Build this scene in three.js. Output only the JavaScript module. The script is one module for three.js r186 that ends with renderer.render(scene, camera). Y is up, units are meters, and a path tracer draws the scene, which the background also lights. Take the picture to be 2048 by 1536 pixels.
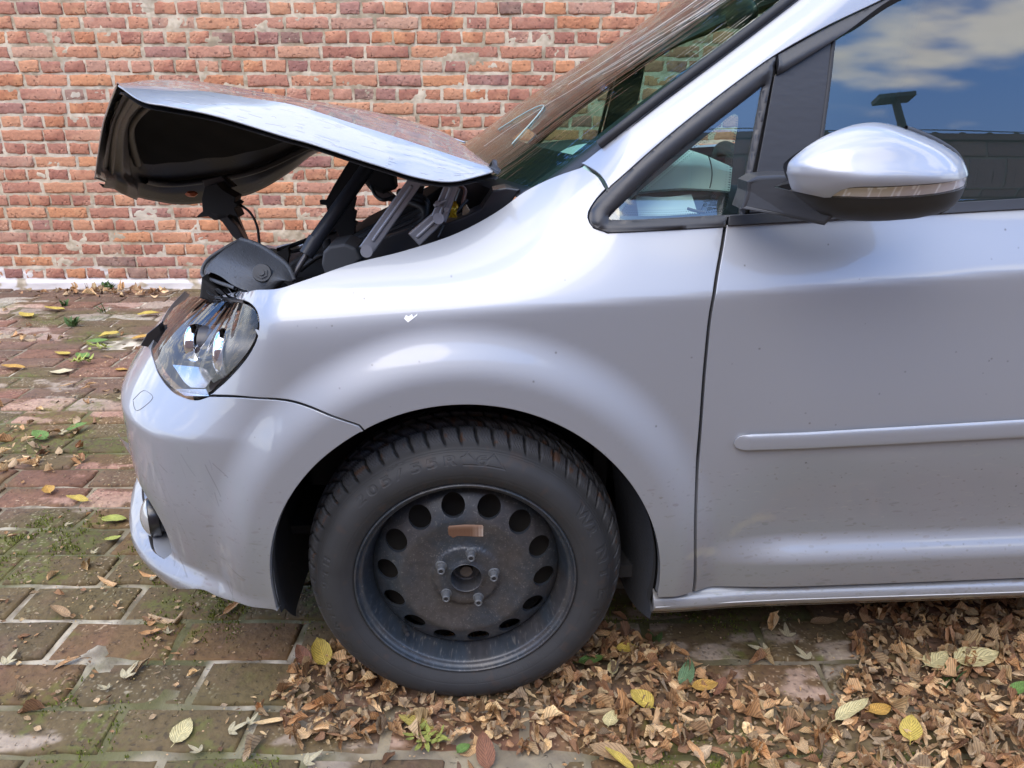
import * as THREE from 'three';
import { mergeGeometries } from 'three/addons/utils/BufferGeometryUtils.js';

// ---------------------------------------------------------------- camera, sky, sun, exposure
const scene = new THREE.Scene();
const CAM_H = 1.22, CAM_PITCH = 21 * Math.PI / 180, FOCAL = 1540;          // survey of the photograph (2048 x 1536)
const camera = new THREE.PerspectiveCamera(2 * Math.atan(768 / FOCAL) * 180 / Math.PI, 4 / 3, 0.05, 400);
camera.position.set(0, CAM_H, 0);
camera.rotation.x = -CAM_PITCH;
const renderer = new THREE.WebGLRenderer({ antialias: true });
renderer.toneMapping = THREE.LinearToneMapping;
renderer.toneMappingExposure = 1.38;
renderer.shadowMap.enabled = true;
const SUN_DIR = new THREE.Vector3(-0.35, 0.85, 0.62).normalize();

// seeded randomness and noise
let seedState = 12345;
const rnd = () => { seedState = (seedState + 0x6d2b79f5) | 0; let t = Math.imul(seedState ^ (seedState >>> 15), 1 | seedState); t = (t + Math.imul(t ^ (t >>> 7), 61 | t)) ^ t; return ((t ^ (t >>> 14)) >>> 0) / 4294967296; };
const reseed = (n) => { seedState = n | 0; };
const rr = (a, b) => a + (b - a) * rnd();
const clamp = (x, a = 0, b = 1) => Math.min(b, Math.max(a, x));
const smooth = (a, b, x) => { const t = clamp((x - a) / (b - a)); return t * t * (3 - 2 * t); };
const lerp = (a, b, t) => a + (b - a) * t;
const hash3 = (x, y, z) => { let h = Math.imul(x, 374761393) ^ Math.imul(y, 668265263) ^ Math.imul(z, 2147483647 - 1274126177); h = Math.imul(h ^ (h >>> 13), 1274126177); return ((h ^ (h >>> 16)) >>> 0) / 4294967296; };
function noise(x, y, z = 0) {
  const xi = Math.floor(x), yi = Math.floor(y), zi = Math.floor(z);
  let fx = x - xi, fy = y - yi, fz = z - zi;
  fx = fx * fx * (3 - 2 * fx); fy = fy * fy * (3 - 2 * fy); fz = fz * fz * (3 - 2 * fz);
  const q = (dz) => {
    const a = hash3(xi, yi, zi + dz), b = hash3(xi + 1, yi, zi + dz), c = hash3(xi, yi + 1, zi + dz), d = hash3(xi + 1, yi + 1, zi + dz);
    return a + (b - a) * fx + (c - a) * fy + (a - b - c + d) * fx * fy;
  };
  const lo = q(0);
  return fz === 0 ? lo : lo + (q(1) - lo) * fz;
}
function noiseT(x, y, p, z = 0) {                                       // tiles with period p
  const xi = Math.floor(x), yi = Math.floor(y);
  let fx = x - xi, fy = y - yi; fx = fx * fx * (3 - 2 * fx); fy = fy * fy * (3 - 2 * fy);
  const m = (n) => ((n % p) + p) % p;
  const a = hash3(m(xi), m(yi), z), b = hash3(m(xi + 1), m(yi), z), c = hash3(m(xi), m(yi + 1), z), d = hash3(m(xi + 1), m(yi + 1), z);
  return a + (b - a) * fx + (c - a) * fy + (a - b - c + d) * fx * fy;
}
const fbm = (x, y, o = 4, z = 0) => { let s = 0, a = 0.5, n = 0; for (let i = 0; i < o; i++) { s += a * noise(x, y, z + i * 7); n += a; a *= 0.5; x *= 2.03; y *= 2.03; } return s / n; };
const fbmT = (u, v, p, o = 4, z = 0) => { let s = 0, a = 0.5, n = 0; for (let i = 0; i < o; i++) { s += a * noiseT(u * p, v * p, p, z + i * 7); n += a; a *= 0.5; p *= 2; } return s / n; };
const mix3 = (a, b, t) => [a[0] + (b[0] - a[0]) * t, a[1] + (b[1] - a[1]) * t, a[2] + (b[2] - a[2]) * t];

// the sky: deep blue with streaks of bright cloud, the sun veiled
{
  const W = 3072, H = 1536, px = new Float32Array(W * H * 4);
  const sd = SUN_DIR;
  for (let j = 0; j < H; j++) {
    const el = ((j + 0.5) / H - 0.5) * Math.PI, sy = Math.sin(el), cy = Math.cos(el);
    for (let i = 0; i < W; i++) {
      if (sy < -0.03) { px.set([1.5, 1.7, 1.95, 1], (j * W + i) * 4); continue; }       // under the horizon: air only
      const az = ((i + 0.5) / W - 0.5) * 2 * Math.PI, dx = cy * Math.cos(az), dz = cy * Math.sin(az);
      const up = Math.max(sy, 0.0);
      let c = mix3([1.4, 1.48, 1.55], [0.26, 0.68, 1.75], Math.pow(smooth(-0.02, 0.55, up), 0.7));
      // clouds on a plane 1 km up, drawn out along x
      const k = 1 / (up + 0.12), X = dx * k, Z = dz * k;
      const n = fbm(X * 2.6 + 5.2, Z * 6.2 + 1.7, 6, 3) * 0.74 + fbm(X * 0.6 + 9, Z * 0.9 + 4, 2, 40) * 0.26;
      const overhead = smooth(0.55, 0.95, up);
      let m = smooth(0.54 - 0.18 * overhead, 0.69 - 0.18 * overhead, n);
      const shade = 0.75 + 0.5 * fbm(X * 5, Z * 9, 3, 77);
      c = mix3(c, [2.4 * shade, 2.33 * shade, 2.18 * shade], m * 0.95);
      const s = Math.max(0, dx * sd.x + sy * sd.y + dz * sd.z);
      const veil = 1.1 * Math.pow(s, 5);
      c = [c[0] + veil, c[1] + veil * 0.97, c[2] + veil * 0.9];
      const o = (j * W + i) * 4;
      px[o] = c[0]; px[o + 1] = c[1]; px[o + 2] = c[2]; px[o + 3] = 1;
    }
  }
  const sky = new THREE.DataTexture(px, W, H, THREE.RGBAFormat, THREE.FloatType);
  sky.mapping = THREE.EquirectangularReflectionMapping;
  sky.magFilter = sky.minFilter = THREE.LinearFilter; sky.wrapS = THREE.RepeatWrapping; sky.needsUpdate = true;
  scene.background = sky; scene.environment = sky;
}
const sun = new THREE.DirectionalLight(new THREE.Color(1, 0.84, 0.64), 1.5);
sun.position.copy(SUN_DIR).multiplyScalar(12).add(new THREE.Vector3(0, 0, -2));
sun.target.position.set(0, 0, -2);
sun.castShadow = true; sun.shadow.radius = 85; sun.shadow.mapSize.set(2048, 2048);
Object.assign(sun.shadow.camera, { left: -7, right: 7, top: 7, bottom: -7, near: 0.5, far: 30 });
scene.add(sun, sun.target);

// ---------------------------------------------------------------- helpers
const V3 = (x, y, z) => new THREE.Vector3(x, y, z);
const taken = new Map();
function numbered(name) { const n = taken.get(name) ?? 0; taken.set(name, n + 1); return n ? name + '_' + String(n).padStart(3, '0') : name; }
function add(o, name, parent) { o.name = parent === scene ? numbered(name) : name; o.castShadow = o.receiveShadow = true; parent.add(o); return o; }
function obj(name, geo, mat, parent = scene, label) {
  const g = Array.isArray(geo) ? mergeGeometries(geo.map((q) => (q.index ? q.toNonIndexed() : q))) : geo;
  const o = add(new THREE.Mesh(g, mat), name, parent);
  if (label) o.userData.label = label;
  return o;
}
function tag(o, label, category, group, kind) { o.userData.label = label; if (category) o.userData.category = category; if (group) o.userData.group = group; if (kind) o.userData.kind = kind; return o; }
const lin = (r, g, b) => new THREE.Color().setRGB(r, g, b);
const std = (c, roughness = 0.7, more = {}) => new THREE.MeshStandardMaterial({ color: Array.isArray(c) ? lin(...c) : c, roughness, ...more });
const phy = (c, roughness, more = {}) => new THREE.MeshPhysicalMaterial({ color: Array.isArray(c) ? lin(...c) : c, roughness, ...more });
function dataTex(w, h, fn, { srgb = false, repeat = true } = {}) {       // fn(u, v) gives linear colour 0..1 or one number
  const d = new Uint8Array(w * h * 4);
  const enc = (x) => { x = clamp(x); return 255 * (srgb ? (x < 0.0031308 ? 12.92 * x : 1.055 * Math.pow(x, 1 / 2.4) - 0.055) : x) + 0.5; };
  for (let j = 0, o = 0; j < h; j++) for (let i = 0; i < w; i++, o += 4) {
    const c = fn((i + 0.5) / w, (j + 0.5) / h);
    if (c.length) { d[o] = enc(c[0]); d[o + 1] = enc(c[1]); d[o + 2] = enc(c[2]); d[o + 3] = c.length > 3 ? 255 * c[3] : 255; } else { d[o] = d[o + 1] = d[o + 2] = enc(c); d[o + 3] = 255; }
  }
  const t = new THREE.DataTexture(d, w, h);
  t.magFilter = t.minFilter = THREE.LinearFilter;
  t.wrapS = t.wrapT = repeat ? THREE.RepeatWrapping : THREE.ClampToEdgeWrapping;
  if (srgb) t.colorSpace = THREE.SRGBColorSpace;
  t.needsUpdate = true; return t;
}
function canvasTex(w, h, draw, { srgb = true, repeat = false } = {}) {
  const c = document.createElement('canvas'); c.width = w; c.height = h;
  draw(c.getContext('2d'), w, h);
  const t = new THREE.CanvasTexture(c);
  if (srgb) t.colorSpace = THREE.SRGBColorSpace;
  t.wrapS = t.wrapT = repeat ? THREE.RepeatWrapping : THREE.ClampToEdgeWrapping;
  return t;
}
function geoFrom(pos, idx, uv, nor, col) {
  const g = new THREE.BufferGeometry();
  g.setAttribute('position', new THREE.Float32BufferAttribute(pos, 3));
  g.setAttribute('uv', new THREE.Float32BufferAttribute(uv ?? new Float32Array(pos.length / 3 * 2), 2));
  if (col) g.setAttribute('color', new THREE.Float32BufferAttribute(col, 3));
  if (idx) g.setIndex(idx);
  if (nor) g.setAttribute('normal', new THREE.Float32BufferAttribute(nor, 3)); else g.computeVertexNormals();
  return g;
}
// a grid of points fn(u, v) -> Vector3
function patch(fn, nu, nv, { uv = (a, b) => [a, b], closeU = false } = {}) {
  const pos = [], t = [], idx = [], w = nu + 1;
  for (let j = 0; j <= nv; j++) for (let i = 0; i <= nu; i++) { const p = fn(i / nu, j / nv); pos.push(p.x, p.y, p.z); t.push(...uv(i / nu, j / nv)); }
  for (let j = 0; j < nv; j++) for (let i = 0; i < nu; i++) { const a = j * w + i; idx.push(a, a + 1, a + w + 1, a, a + w + 1, a + w); }
  const g = geoFrom(pos, idx, t);
  if (closeU) { const n = g.attributes.normal; for (let j = 0; j <= nv; j++) { const a = j * w, b = a + nu, v = V3(n.getX(a) + n.getX(b), n.getY(a) + n.getY(b), n.getZ(a) + n.getZ(b)).normalize(); n.setXYZ(a, v.x, v.y, v.z); n.setXYZ(b, v.x, v.y, v.z); } }
  return g;
}
function tube(points, r, seg = 10, n = 40, tension = 0.5) { return new THREE.TubeGeometry(new THREE.CatmullRomCurve3(points, false, 'catmullrom', tension), n, r, seg); }
function rod(a, b, r0, r1 = r0, seg = 16) {                              // capped cylinder from a to b
  const d = b.clone().sub(a), g = new THREE.CylinderGeometry(r1, r0, d.length(), seg);
  g.applyQuaternion(new THREE.Quaternion().setFromUnitVectors(V3(0, 1, 0), d.normalize()));
  return g.translate((a.x + b.x) / 2, (a.y + b.y) / 2, (a.z + b.z) / 2);
}
// block with a worn, uneven face: face in x/y, z outwards; bevel and body behind
function roughBlock(w, h, d, nx, ny, { wear = 0.003, bevel = 0.004, dome = 0, uvAt = (x, y) => [x, y], seed = 0 } = {}) {
  const pos = [], uv = [], idx = [], put = (x, y, z) => { pos.push(x, y, z); uv.push(...uvAt(x, y)); return pos.length / 3 - 1; };
  const J = (x, y, s) => (noise(x * 37 + seed * 3.1, y * 37 + s * 9.7, seed + s) - 0.5) * 2;
  const grid = [];
  const ix = w / 2 - bevel, iy = h / 2 - bevel;
  for (let j = 0; j <= ny; j++) for (let i = 0; i <= nx; i++) {
    const x = -ix + 2 * ix * i / nx, y = -iy + 2 * iy * j / ny, e = (i === 0 || i === nx || j === 0 || j === ny);
    grid.push(put(x + (e ? J(x, y, 1) * wear * 0.6 : 0), y + (e ? J(x, y, 2) * wear * 0.6 : 0), J(x, y, 3) * wear * 0.35 + dome * (1 - (x / ix) ** 2) * (1 - (y / iy) ** 2)));
  }
  for (let j = 0; j < ny; j++) for (let i = 0; i < nx; i++) { const a = j * (nx + 1) + i; idx.push(grid[a], grid[a + 1], grid[a + nx + 2], grid[a], grid[a + nx + 2], grid[a + nx + 1]); }
  const ring = [];
  for (let i = 0; i <= nx; i++) ring.push(i);
  for (let j = 1; j <= ny; j++) ring.push(j * (nx + 1) + nx);
  for (let i = nx - 1; i >= 0; i--) ring.push(ny * (nx + 1) + i);
  for (let j = ny - 1; j >= 1; j--) ring.push(j * (nx + 1));
  const rims = [];
  for (const layer of [0, 1]) rims.push(ring.map((q) => {
    const i = q % (nx + 1), j = (q / (nx + 1)) | 0, x0 = -w / 2 + w * i / nx, y0 = -h / 2 + h * j / ny;
    const chip = Math.max(0, J(x0, y0, 5) - 0.45) * wear * 2.2;
    const x = x0 + J(x0, y0, 6) * wear - Math.sign(x0) * (i === 0 || i === nx ? chip : 0), y = y0 + J(x0, y0, 7) * wear - Math.sign(y0) * (j === 0 || j === ny ? chip : 0);
    return put(x, y, layer ? -d : -bevel * 0.9 - Math.abs(J(x, y, 8)) * wear * 0.5);
  }));
  const n = ring.length, join = (a, b) => { for (let k = 0; k < n; k++) { const l = (k + 1) % n; idx.push(a[k], b[k], b[l], a[k], b[l], a[l]); } };
  join(ring, rims[0]); join(rims[0], rims[1]);
  return geoFrom(pos, idx, uv);
}

// ---------------------------------------------------------------- ground
const WALL_Z = -4.91;
const mossy = (x, z) => fbm(x * 2.3 + 11, z * 3.1 + 4, 5, 5);
const G0 = [-3.9, -5.05, 5.9, 4.45];                                     // x0, z0, width, depth of the mapped ground
const groundUv = (x, z) => [(x - G0[0]) / G0[2], (z - G0[1]) / G0[3]];
const paverMap = dataTex(2048, 1536, (u, v) => {
  const x = G0[0] + u * G0[2], z = G0[1] + v * G0[3], far = smooth(-3.2, -4.6, z);
  const f = fbm(x * 26, z * 26, 4, 2), g = fbm(x * 90, z * 90, 2, 9);
  let c = mix3([0.130, 0.075, 0.046], [0.220, 0.128, 0.080], f);
  c = mix3(c, [0.25, 0.13, 0.09], 0.5 * smooth(0.55, 0.75, fbm(x * 3.3 + 40, z * 5, 3, 61)));
  const m = mossy(x, z);
  c = mix3(c, [0.135, 0.098, 0.040], 0.85 * smooth(0.36, 0.56, m + 0.12 * (f - 0.5)));         // olive film
  const green = smooth(0.60, 0.72, m + 0.5 * (fbm(x * 14, z * 14, 3, 21) - 0.5)) * smooth(0.3, 0.6, g);
  c = mix3(c, [0.115, 0.125, 0.025], 0.7 * green);
  const lime = smooth(0.615 - 0.08 * far, 0.70 - 0.10 * far, fbm(x * 3.1 + 7, z * 7.5 + 3, 5, 33) + 0.18 * (f - 0.5));      // scaled-off, pale faces
  c = mix3(c, mix3([0.42, 0.27, 0.20], [0.52, 0.46, 0.36], smooth(0.3, 0.7, noise(x * 2.2, z * 3.4, 50)) * 0.6 + 0.55 * far), 0.70 * lime * (1 - 0.6 * green));
  const speck = smooth(0.80, 0.86, noise(x * 210, z * 210, 71)) * smooth(0.45, 0.7, noise(x * 9, z * 9, 13));
  c = mix3(c, [0.5, 0.42, 0.28], 0.7 * speck);
  const dark = smooth(0.80, 0.9, noise(x * 150, z * 150, 19));
  return mix3(c, [0.05, 0.035, 0.025], 0.6 * dark).map((q) => q * (0.72 + 0.45 * g));
}, { srgb: true, repeat: false });
const gritBump = dataTex(1024, 1024, (u, v) => 0.55 * fbmT(u, v, 12, 6, 3) + 0.3 * fbmT(u, v, 64, 3, 8) - 0.5 * smooth(0.74, 0.86, fbmT(u, v, 40, 2, 22)) + 0.1);
const PAVER_TINTS = [[1, 1, 1], [1.18, 1.02, 0.98], [0.86, 0.88, 0.88], [1.08, 0.92, 0.9], [0.95, 1.0, 0.9], [0.8, 0.74, 0.78]];
const gritUv = gritBump.clone(); gritUv.repeat.set(G0[2] / 0.55, G0[3] / 0.55); gritUv.needsUpdate = true;
const paverMats = PAVER_TINTS.map((t) => std(t.map((q) => q * 0.95), 0.88, { map: paverMap, bumpMap: gritUv, bumpScale: 0.006 }));

const pavement = add(new THREE.Group(), 'pavement', scene);
tag(pavement, 'old brick paving with mossy joints and pale worn patches in front of the brick wall', 'pavement', null, 'structure');
{
  reseed(77);
  const lines = [-0.88, -1.015, -1.149, -1.276, -1.414, -1.561, -1.704, -1.849, -1.986, -2.113, -2.243, -2.367, -2.492, -2.619];
  while (lines.at(-1) > -4.85) lines.push(lines.at(-1) - 0.131);
  const seen = { 2: -0.839, 3: -0.968, 4: -1.085, 5: -1.261, 6: -1.084 };
  const rest = [];
  let parts = 0;
  const heights = [];
  for (let r = 0; r < lines.length - 1; r++) {
    const za = lines[r], zb = lines[r + 1], zc = (za + zb) / 2, dz = za - zb;
    let x = seen[r] !== undefined ? seen[r] - 10 * 0.275 : -3.95 + rr(0, 0.27);
    while (x < 3.2) {
      const L = (seen[r] !== undefined && x < -0.6 && x > -1.3 ? 0.283 : 0.275) + rr(-0.012, 0.012), xc = x + L / 2;
      x += L;
      if (xc < -3.9) continue;
      const gap = 0.011, w = L - gap - rr(0, 0.005), h = dz - gap - rr(0, 0.004), y = rr(-0.003, 0.0035), s = Math.floor(rnd() * 1e5);
      const dist = -zc, half = dist * 0.73 + 0.15, visible = Math.abs(xc) < half && zc < -1.0 && zc > -4.9 && (xc < -0.35 ? !(zc < -2.0 && xc > -0.52 * -zc) : zc > -1.75);
      const g = roughBlock(w, h, 0.03, visible ? 4 : 2, visible ? 2 : 1, { wear: 0.006, bevel: 0.007, dome: rr(-0.0005, 0.0015), seed: s % 977, uvAt: (a, b) => groundUv(xc + a, zc - b) });
      g.rotateX(-Math.PI / 2).rotateZ(rr(-0.009, 0.009)).rotateX(rr(-0.012, 0.012)).rotateY(rr(-0.012, 0.012)).translate(xc, y, zc);
      const mat = Math.floor(rnd() * rnd() * 6);
      if (visible && parts < 300) { parts++; obj('paver', g, paverMats[mat], pavement); } else rest.push(g);
    }
  }
  const o = obj('paver', rest, paverMats[0], pavement); o.userData.kind = 'stuff';
  // bedding and joints under and between the bricks
  const jointMap = dataTex(1024, 768, (u, v) => {
    const x = G0[0] + u * G0[2], z = G0[1] + v * G0[3];
    let c = mix3([0.20, 0.165, 0.115], mix3([0.30, 0.25, 0.165], [0.58, 0.51, 0.39], smooth(0.5, 0.62, fbm(x * 1.9, z * 2.6, 3, 31))), smooth(0.3, 0.75, fbm(x * 22, z * 22, 4, 90)));
    const m = mossy(x, z), f = fbm(x * 5, z * 5, 4, 15);
    c = mix3(c, [0.13, 0.095, 0.05], 0.85 * smooth(0.50, 0.64, f));
    return mix3(c, [0.10, 0.10, 0.03], 0.8 * smooth(0.50, 0.64, m + 0.25 * (f - 0.5)));
  }, { srgb: true, repeat: false });
  reseed(5);
  const bed = patch((a, b) => { const x = G0[0] + a * G0[2] * 1.25, z = G0[1] + b * G0[3]; return V3(x, -0.0075 + 0.008 * (fbm(x * 14, z * 14, 4, 70) - 0.5) + 0.006 * smooth(0.6, 0.85, fbm(x * 4, z * 5, 3, 88)), z); }, 300, 240, { uv: (a, b) => [a * 1.25, b] });
  obj('joint', bed, std([1, 1, 1], 0.95, { map: jointMap, bumpMap: gritUv, bumpScale: 0.006 }), pavement);
}
// ground beyond the paving that is mapped above, out to the horizon
tag(obj('ground', new THREE.PlaneGeometry(500, 500).rotateX(-Math.PI / 2).translate(0, -0.045, 0), std([0.17, 0.115, 0.075], 0.95, { bumpMap: gritBump, bumpScale: 0.004 })), 'bare brown yard floor around the paving', 'ground', null, 'structure');

// ---------------------------------------------------------------- brick wall
const brickMap = dataTex(1024, 1024, (u, v) => {
  const f = fbmT(u, v, 9, 5, 1), g = fbmT(u, v, 70, 3, 5), st = fbmT(u, v, 5, 3, 30);
  let c = mix3([0.80, 0.76, 0.74], [1.0, 0.98, 0.95], f);
  c = mix3(c, [0.62, 0.50, 0.52], 0.6 * smooth(0.58, 0.72, st));
  c = mix3(c, [1.3, 1.75, 1.9], 0.16 * smooth(0.62, 0.78, fbmT(u, v, 14, 4, 44)));             // mortar bloom
  c = mix3(c, [0.32, 0.3, 0.3], 0.75 * smooth(0.72, 0.80, fbmT(u, v, 46, 2, 60)));
  return c.map((q) => q * (0.70 + 0.36 * g) * 0.8);
}, { srgb: true });
const brickBump = dataTex(1024, 1024, (u, v) => 0.5 * fbmT(u, v, 18, 5, 6) + 0.35 * fbmT(u, v, 90, 2, 16) - 0.6 * smooth(0.70, 0.82, fbmT(u, v, 34, 2, 26)) + 0.15);
const BRICK_TINTS = [[0.50, 0.185, 0.115], [0.46, 0.16, 0.105], [0.53, 0.21, 0.125], [0.42, 0.145, 0.105], [0.55, 0.20, 0.10], [0.48, 0.19, 0.14], [0.40, 0.15, 0.125], [0.52, 0.22, 0.15], [0.36, 0.135, 0.12], [0.45, 0.20, 0.155], [0.31, 0.145, 0.125], [0.50, 0.24, 0.18]];
const brickMats = BRICK_TINTS.map((t) => std([t[0] * 1.42 + 0.03, t[1] * 1.5 + 0.072, t[2] * 1.32 + 0.052], 0.92, { map: brickMap, bumpMap: brickBump, bumpScale: 0.006 }));
const WALL_H = 2.65, COURSE = 0.0775, BASE_Y = 0.063;
const wallThing = add(new THREE.Group(), 'brick_wall', scene);
wallThing.position.set(0, 0, WALL_Z);
tag(wallThing, 'old red brick wall with pale crumbling mortar and whitewashed foot behind the car', 'wall');
{
  reseed(404);
  const variants = (w) => Array.from({ length: 9 }, (_, k) => { const ou = rnd(), ov = rnd(); return roughBlock(w, 0.0635, 0.05, w > 0.2 ? 6 : 4, 3, { wear: 0.0058, bevel: 0.005, seed: k * 13 + (w > 0.2 ? 5 : 400), uvAt: (x, y) => [x * 1.0 + ou, y * 1.0 + ov] }); });
  const longOnes = variants(0.246), shortOnes = variants(0.118);
  const cand = [];
  for (let k = 1; k * COURSE + BASE_Y < WALL_H; k++) {
    const top = BASE_Y + k * COURSE, stretch = k % 2 === 0, yc = top - COURSE / 2;
    let x = -4.3 + rr(0, 0.2);
    while (x < 4.6) {
      const long = stretch ? rnd() > (k === 20 ? 0.4 : 0.06) : rnd() < 0.03, pitch = (long ? 0.262 : 0.1325) + rr(-0.004, 0.004), xc = x + pitch / 2;
      x += pitch;
      const geo = (long ? longOnes : shortOnes)[Math.floor(rnd() * 9)];
      const t = rnd() < 0.62 ? Math.floor(rnd() * 6) : Math.floor(rnd() * 12), flip = rnd() < 0.5;
      // in sight: inside the frame and not behind the hood, the wing or the screen
      const half = 3.35 - 0.24 * yc, car = xc > -2.25 - (yc < 1.0 ? 0 : 9) && yc < 0.98 ? xc > -2.0 + 0.9 * yc : xc > 1.05 - (1.69 - yc) * 2.4;
      cand.push({ geo, t, x: xc, y: yc + rr(-0.0015, 0.0015), z: rr(-0.004, 0.0035), rz: rr(-0.006, 0.006), ry: rr(-0.012, 0.012), flip, long, seen: xc > -half && yc < 1.72 && !car });
    }
  }
  const shown = cand.filter((b) => b.seen).sort((a, b) => (b.long - a.long) || (a.x - b.x)).slice(0, 300);
  const rest = [];
  for (const b of cand) {
    const sx = 1, put = (o) => { o.position.set(b.x, b.y, b.z); o.rotation.set(0, b.ry, b.rz + (b.flip ? Math.PI : 0)); o.scale.set(sx, 1, 1); return o; };
    if (shown.includes(b)) put(obj('brick', b.geo, brickMats[b.t], wallThing));
    else { const o = put(new THREE.Object3D()); o.updateMatrix(); (rest[b.t] ??= []).push(b.geo.clone().applyMatrix4(o.matrix)); }
  }
  // the others, joined: one mesh with a material slot for each tone
  const kinds = rest.map((g, t) => [t, g]).filter(([, g]) => g);
  const many = mergeGeometries(kinds.map(([, g]) => mergeGeometries(g)), true);
  const o = add(new THREE.Mesh(many, kinds.map(([t]) => brickMats[t])), 'brick', wallThing); o.userData.kind = 'stuff';
  // mortar bed: an uneven sheet that creeps over the edges of the bricks
  const mortarMap = dataTex(1024, 512, (u, v) => {
    const x = u * 9, y = v * 2.7, f = fbm(x * 9, y * 9, 4, 3), g = fbm(x * 60, y * 60, 2, 8);
    let c = mix3([0.32, 0.25, 0.16], [0.60, 0.50, 0.36], smooth(0.25, 0.75, 0.6 * f + 0.4 * g));
    c = mix3(c, [0.66, 0.60, 0.50], 0.4 * smooth(0.5, 0.7, fbm(x * 1.3, y * 2, 3, 17)));
    return mix3(c, [0.70, 0.65, 0.61], smooth(0.17, 0.08, y + 0.2 * (f - 0.5)) * smooth(0.30, 0.45, fbm(x * 14, y * 20, 3, 52)));
  }, { srgb: true, repeat: false });
  const W = 9, jy = (y) => { const q = ((y - BASE_Y) / COURSE) % 1; return Math.min(q, 1 - q); };
  const bedding = patch((a, b) => {
    const x = -4.4 + a * W, y = b * WALL_H;
    let z = -0.0056 + 0.013 * (fbm(x * 11, y * 16, 4, 2) - 0.5) + 0.006 * smooth(0.6, 0.85, fbm(x * 3, y * 5, 3, 12)) + 0.003 * (noise(x * 70, y * 70, 4) - 0.5);
    if (y < BASE_Y + 0.02) z = lerp(z, 0.008 + 0.012 * (fbm(x * 8, y * 12, 3, 44) - 0.5), smooth(BASE_Y + 0.02, BASE_Y, y));
    return V3(x, y - 0.02, z);
  }, 760, 300, { uv: (a, b) => [a, b] });
  obj('mortar', bedding, std([1, 1, 1], 0.95, { map: mortarMap, bumpMap: gritBump, bumpScale: 0.004 }), wallThing);
  obj('core', new THREE.BoxGeometry(9, WALL_H, 0.24).translate(0.1, WALL_H / 2 - 0.02, -0.172), std([0.4, 0.33, 0.27], 0.95), wallThing);
}

// ---------------------------------------------------------------- the wall across the yard and the trees (seen mirrored in paint and glass)
const BACK_Z = 2.3, BACK_H = 3.1;
{
  const w = add(new THREE.Group(), 'yard_wall', scene);
  w.position.set(0, 0, BACK_Z);
  tag(w, 'tall dark brick wall across the yard mirrored in the door glass', 'wall');
  reseed(31);
  const g = roughBlock(0.285, 0.12, 0.04, 2, 1, { wear: 0.006, bevel: 0.008 }), n = [];
  for (let k = 0; k * 0.135 < BACK_H - 0.05; k++) for (let x = -7 + (k % 2) * 0.15; x < 8; x += 0.3) n.push([x, 0.07 + k * 0.135]);
  const bricks = new THREE.InstancedMesh(g, std([0.34, 0.22, 0.18], 0.92, { bumpMap: brickBump, bumpScale: 0.004 }), n.length), d = new THREE.Object3D();
  n.forEach(([x, y], i) => { d.position.set(x, y, rr(-0.004, 0.004)); d.rotation.set(0, Math.PI, 0); d.updateMatrix(); bricks.setMatrixAt(i, d.matrix); const t = rr(0.6, 1.25); bricks.setColorAt(i, lin(t, t * rr(0.9, 1.05), t * rr(0.85, 1.1))); });
  add(bricks, 'brick', w).userData.kind = 'stuff';
  obj('core', new THREE.BoxGeometry(15, BACK_H, 0.3).translate(0.5, BACK_H / 2, 0.162), std([0.32, 0.28, 0.23], 0.95), w);
  obj('coping', new THREE.BoxGeometry(15, 0.05, 0.36).translate(0.5, BACK_H + 0.025, 0.162), std([0.2, 0.13, 0.11], 0.9), w);
  for (let k = 0; k < 12; k++) {                                            // hooks with a wire along the top
    const x = 2.0 + k * 0.22;
    obj('hook', new THREE.TorusGeometry(0.035, 0.006, 6, 16, 4.6).rotateZ(rr(-0.5, 0.9)).translate(x, BACK_H + 0.085, 0.1), std([0.05, 0.05, 0.055], 0.5), w);
  }
  obj('wire', tube(Array.from({ length: 15 }, (_, k) => V3(-2.6 + k * 0.6, BACK_H + 0.135 + 0.008 * Math.sin(k * 2.1), 0.1)), 0.004, 6, 60), std([0.05, 0.05, 0.055], 0.5), w);
  const post = obj('floodlight_post', [rod(V3(0, 0, 0), V3(-0.05, 0.40, 0), 0.035, 0.03), new THREE.BoxGeometry(0.30, 0.035, 0.13).rotateZ(0.12).translate(-0.06, 0.41, 0)], std([0.07, 0.085, 0.075], 0.6), w);
  post.position.set(3.12, BACK_H + 0.05, 0.16);
}
function leafGeo(L, W) { return geoFrom([0, 0, 0, W * 0.5, L * 0.35, 0.02 * L, W * 0.42, L * 0.7, 0, 0, L, -0.05 * L, -W * 0.42, L * 0.7, 0, -W * 0.5, L * 0.35, 0.02 * L, 0, L * 0.5, -0.06 * L], [0, 1, 6, 1, 2, 6, 2, 3, 6, 3, 4, 6, 4, 5, 6, 5, 0, 6], [0.5, 0, 1, 0.35, 0.9, 0.7, 0.5, 1, 0.1, 0.7, 0, 0.35, 0.5, 0.5]); }
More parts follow.
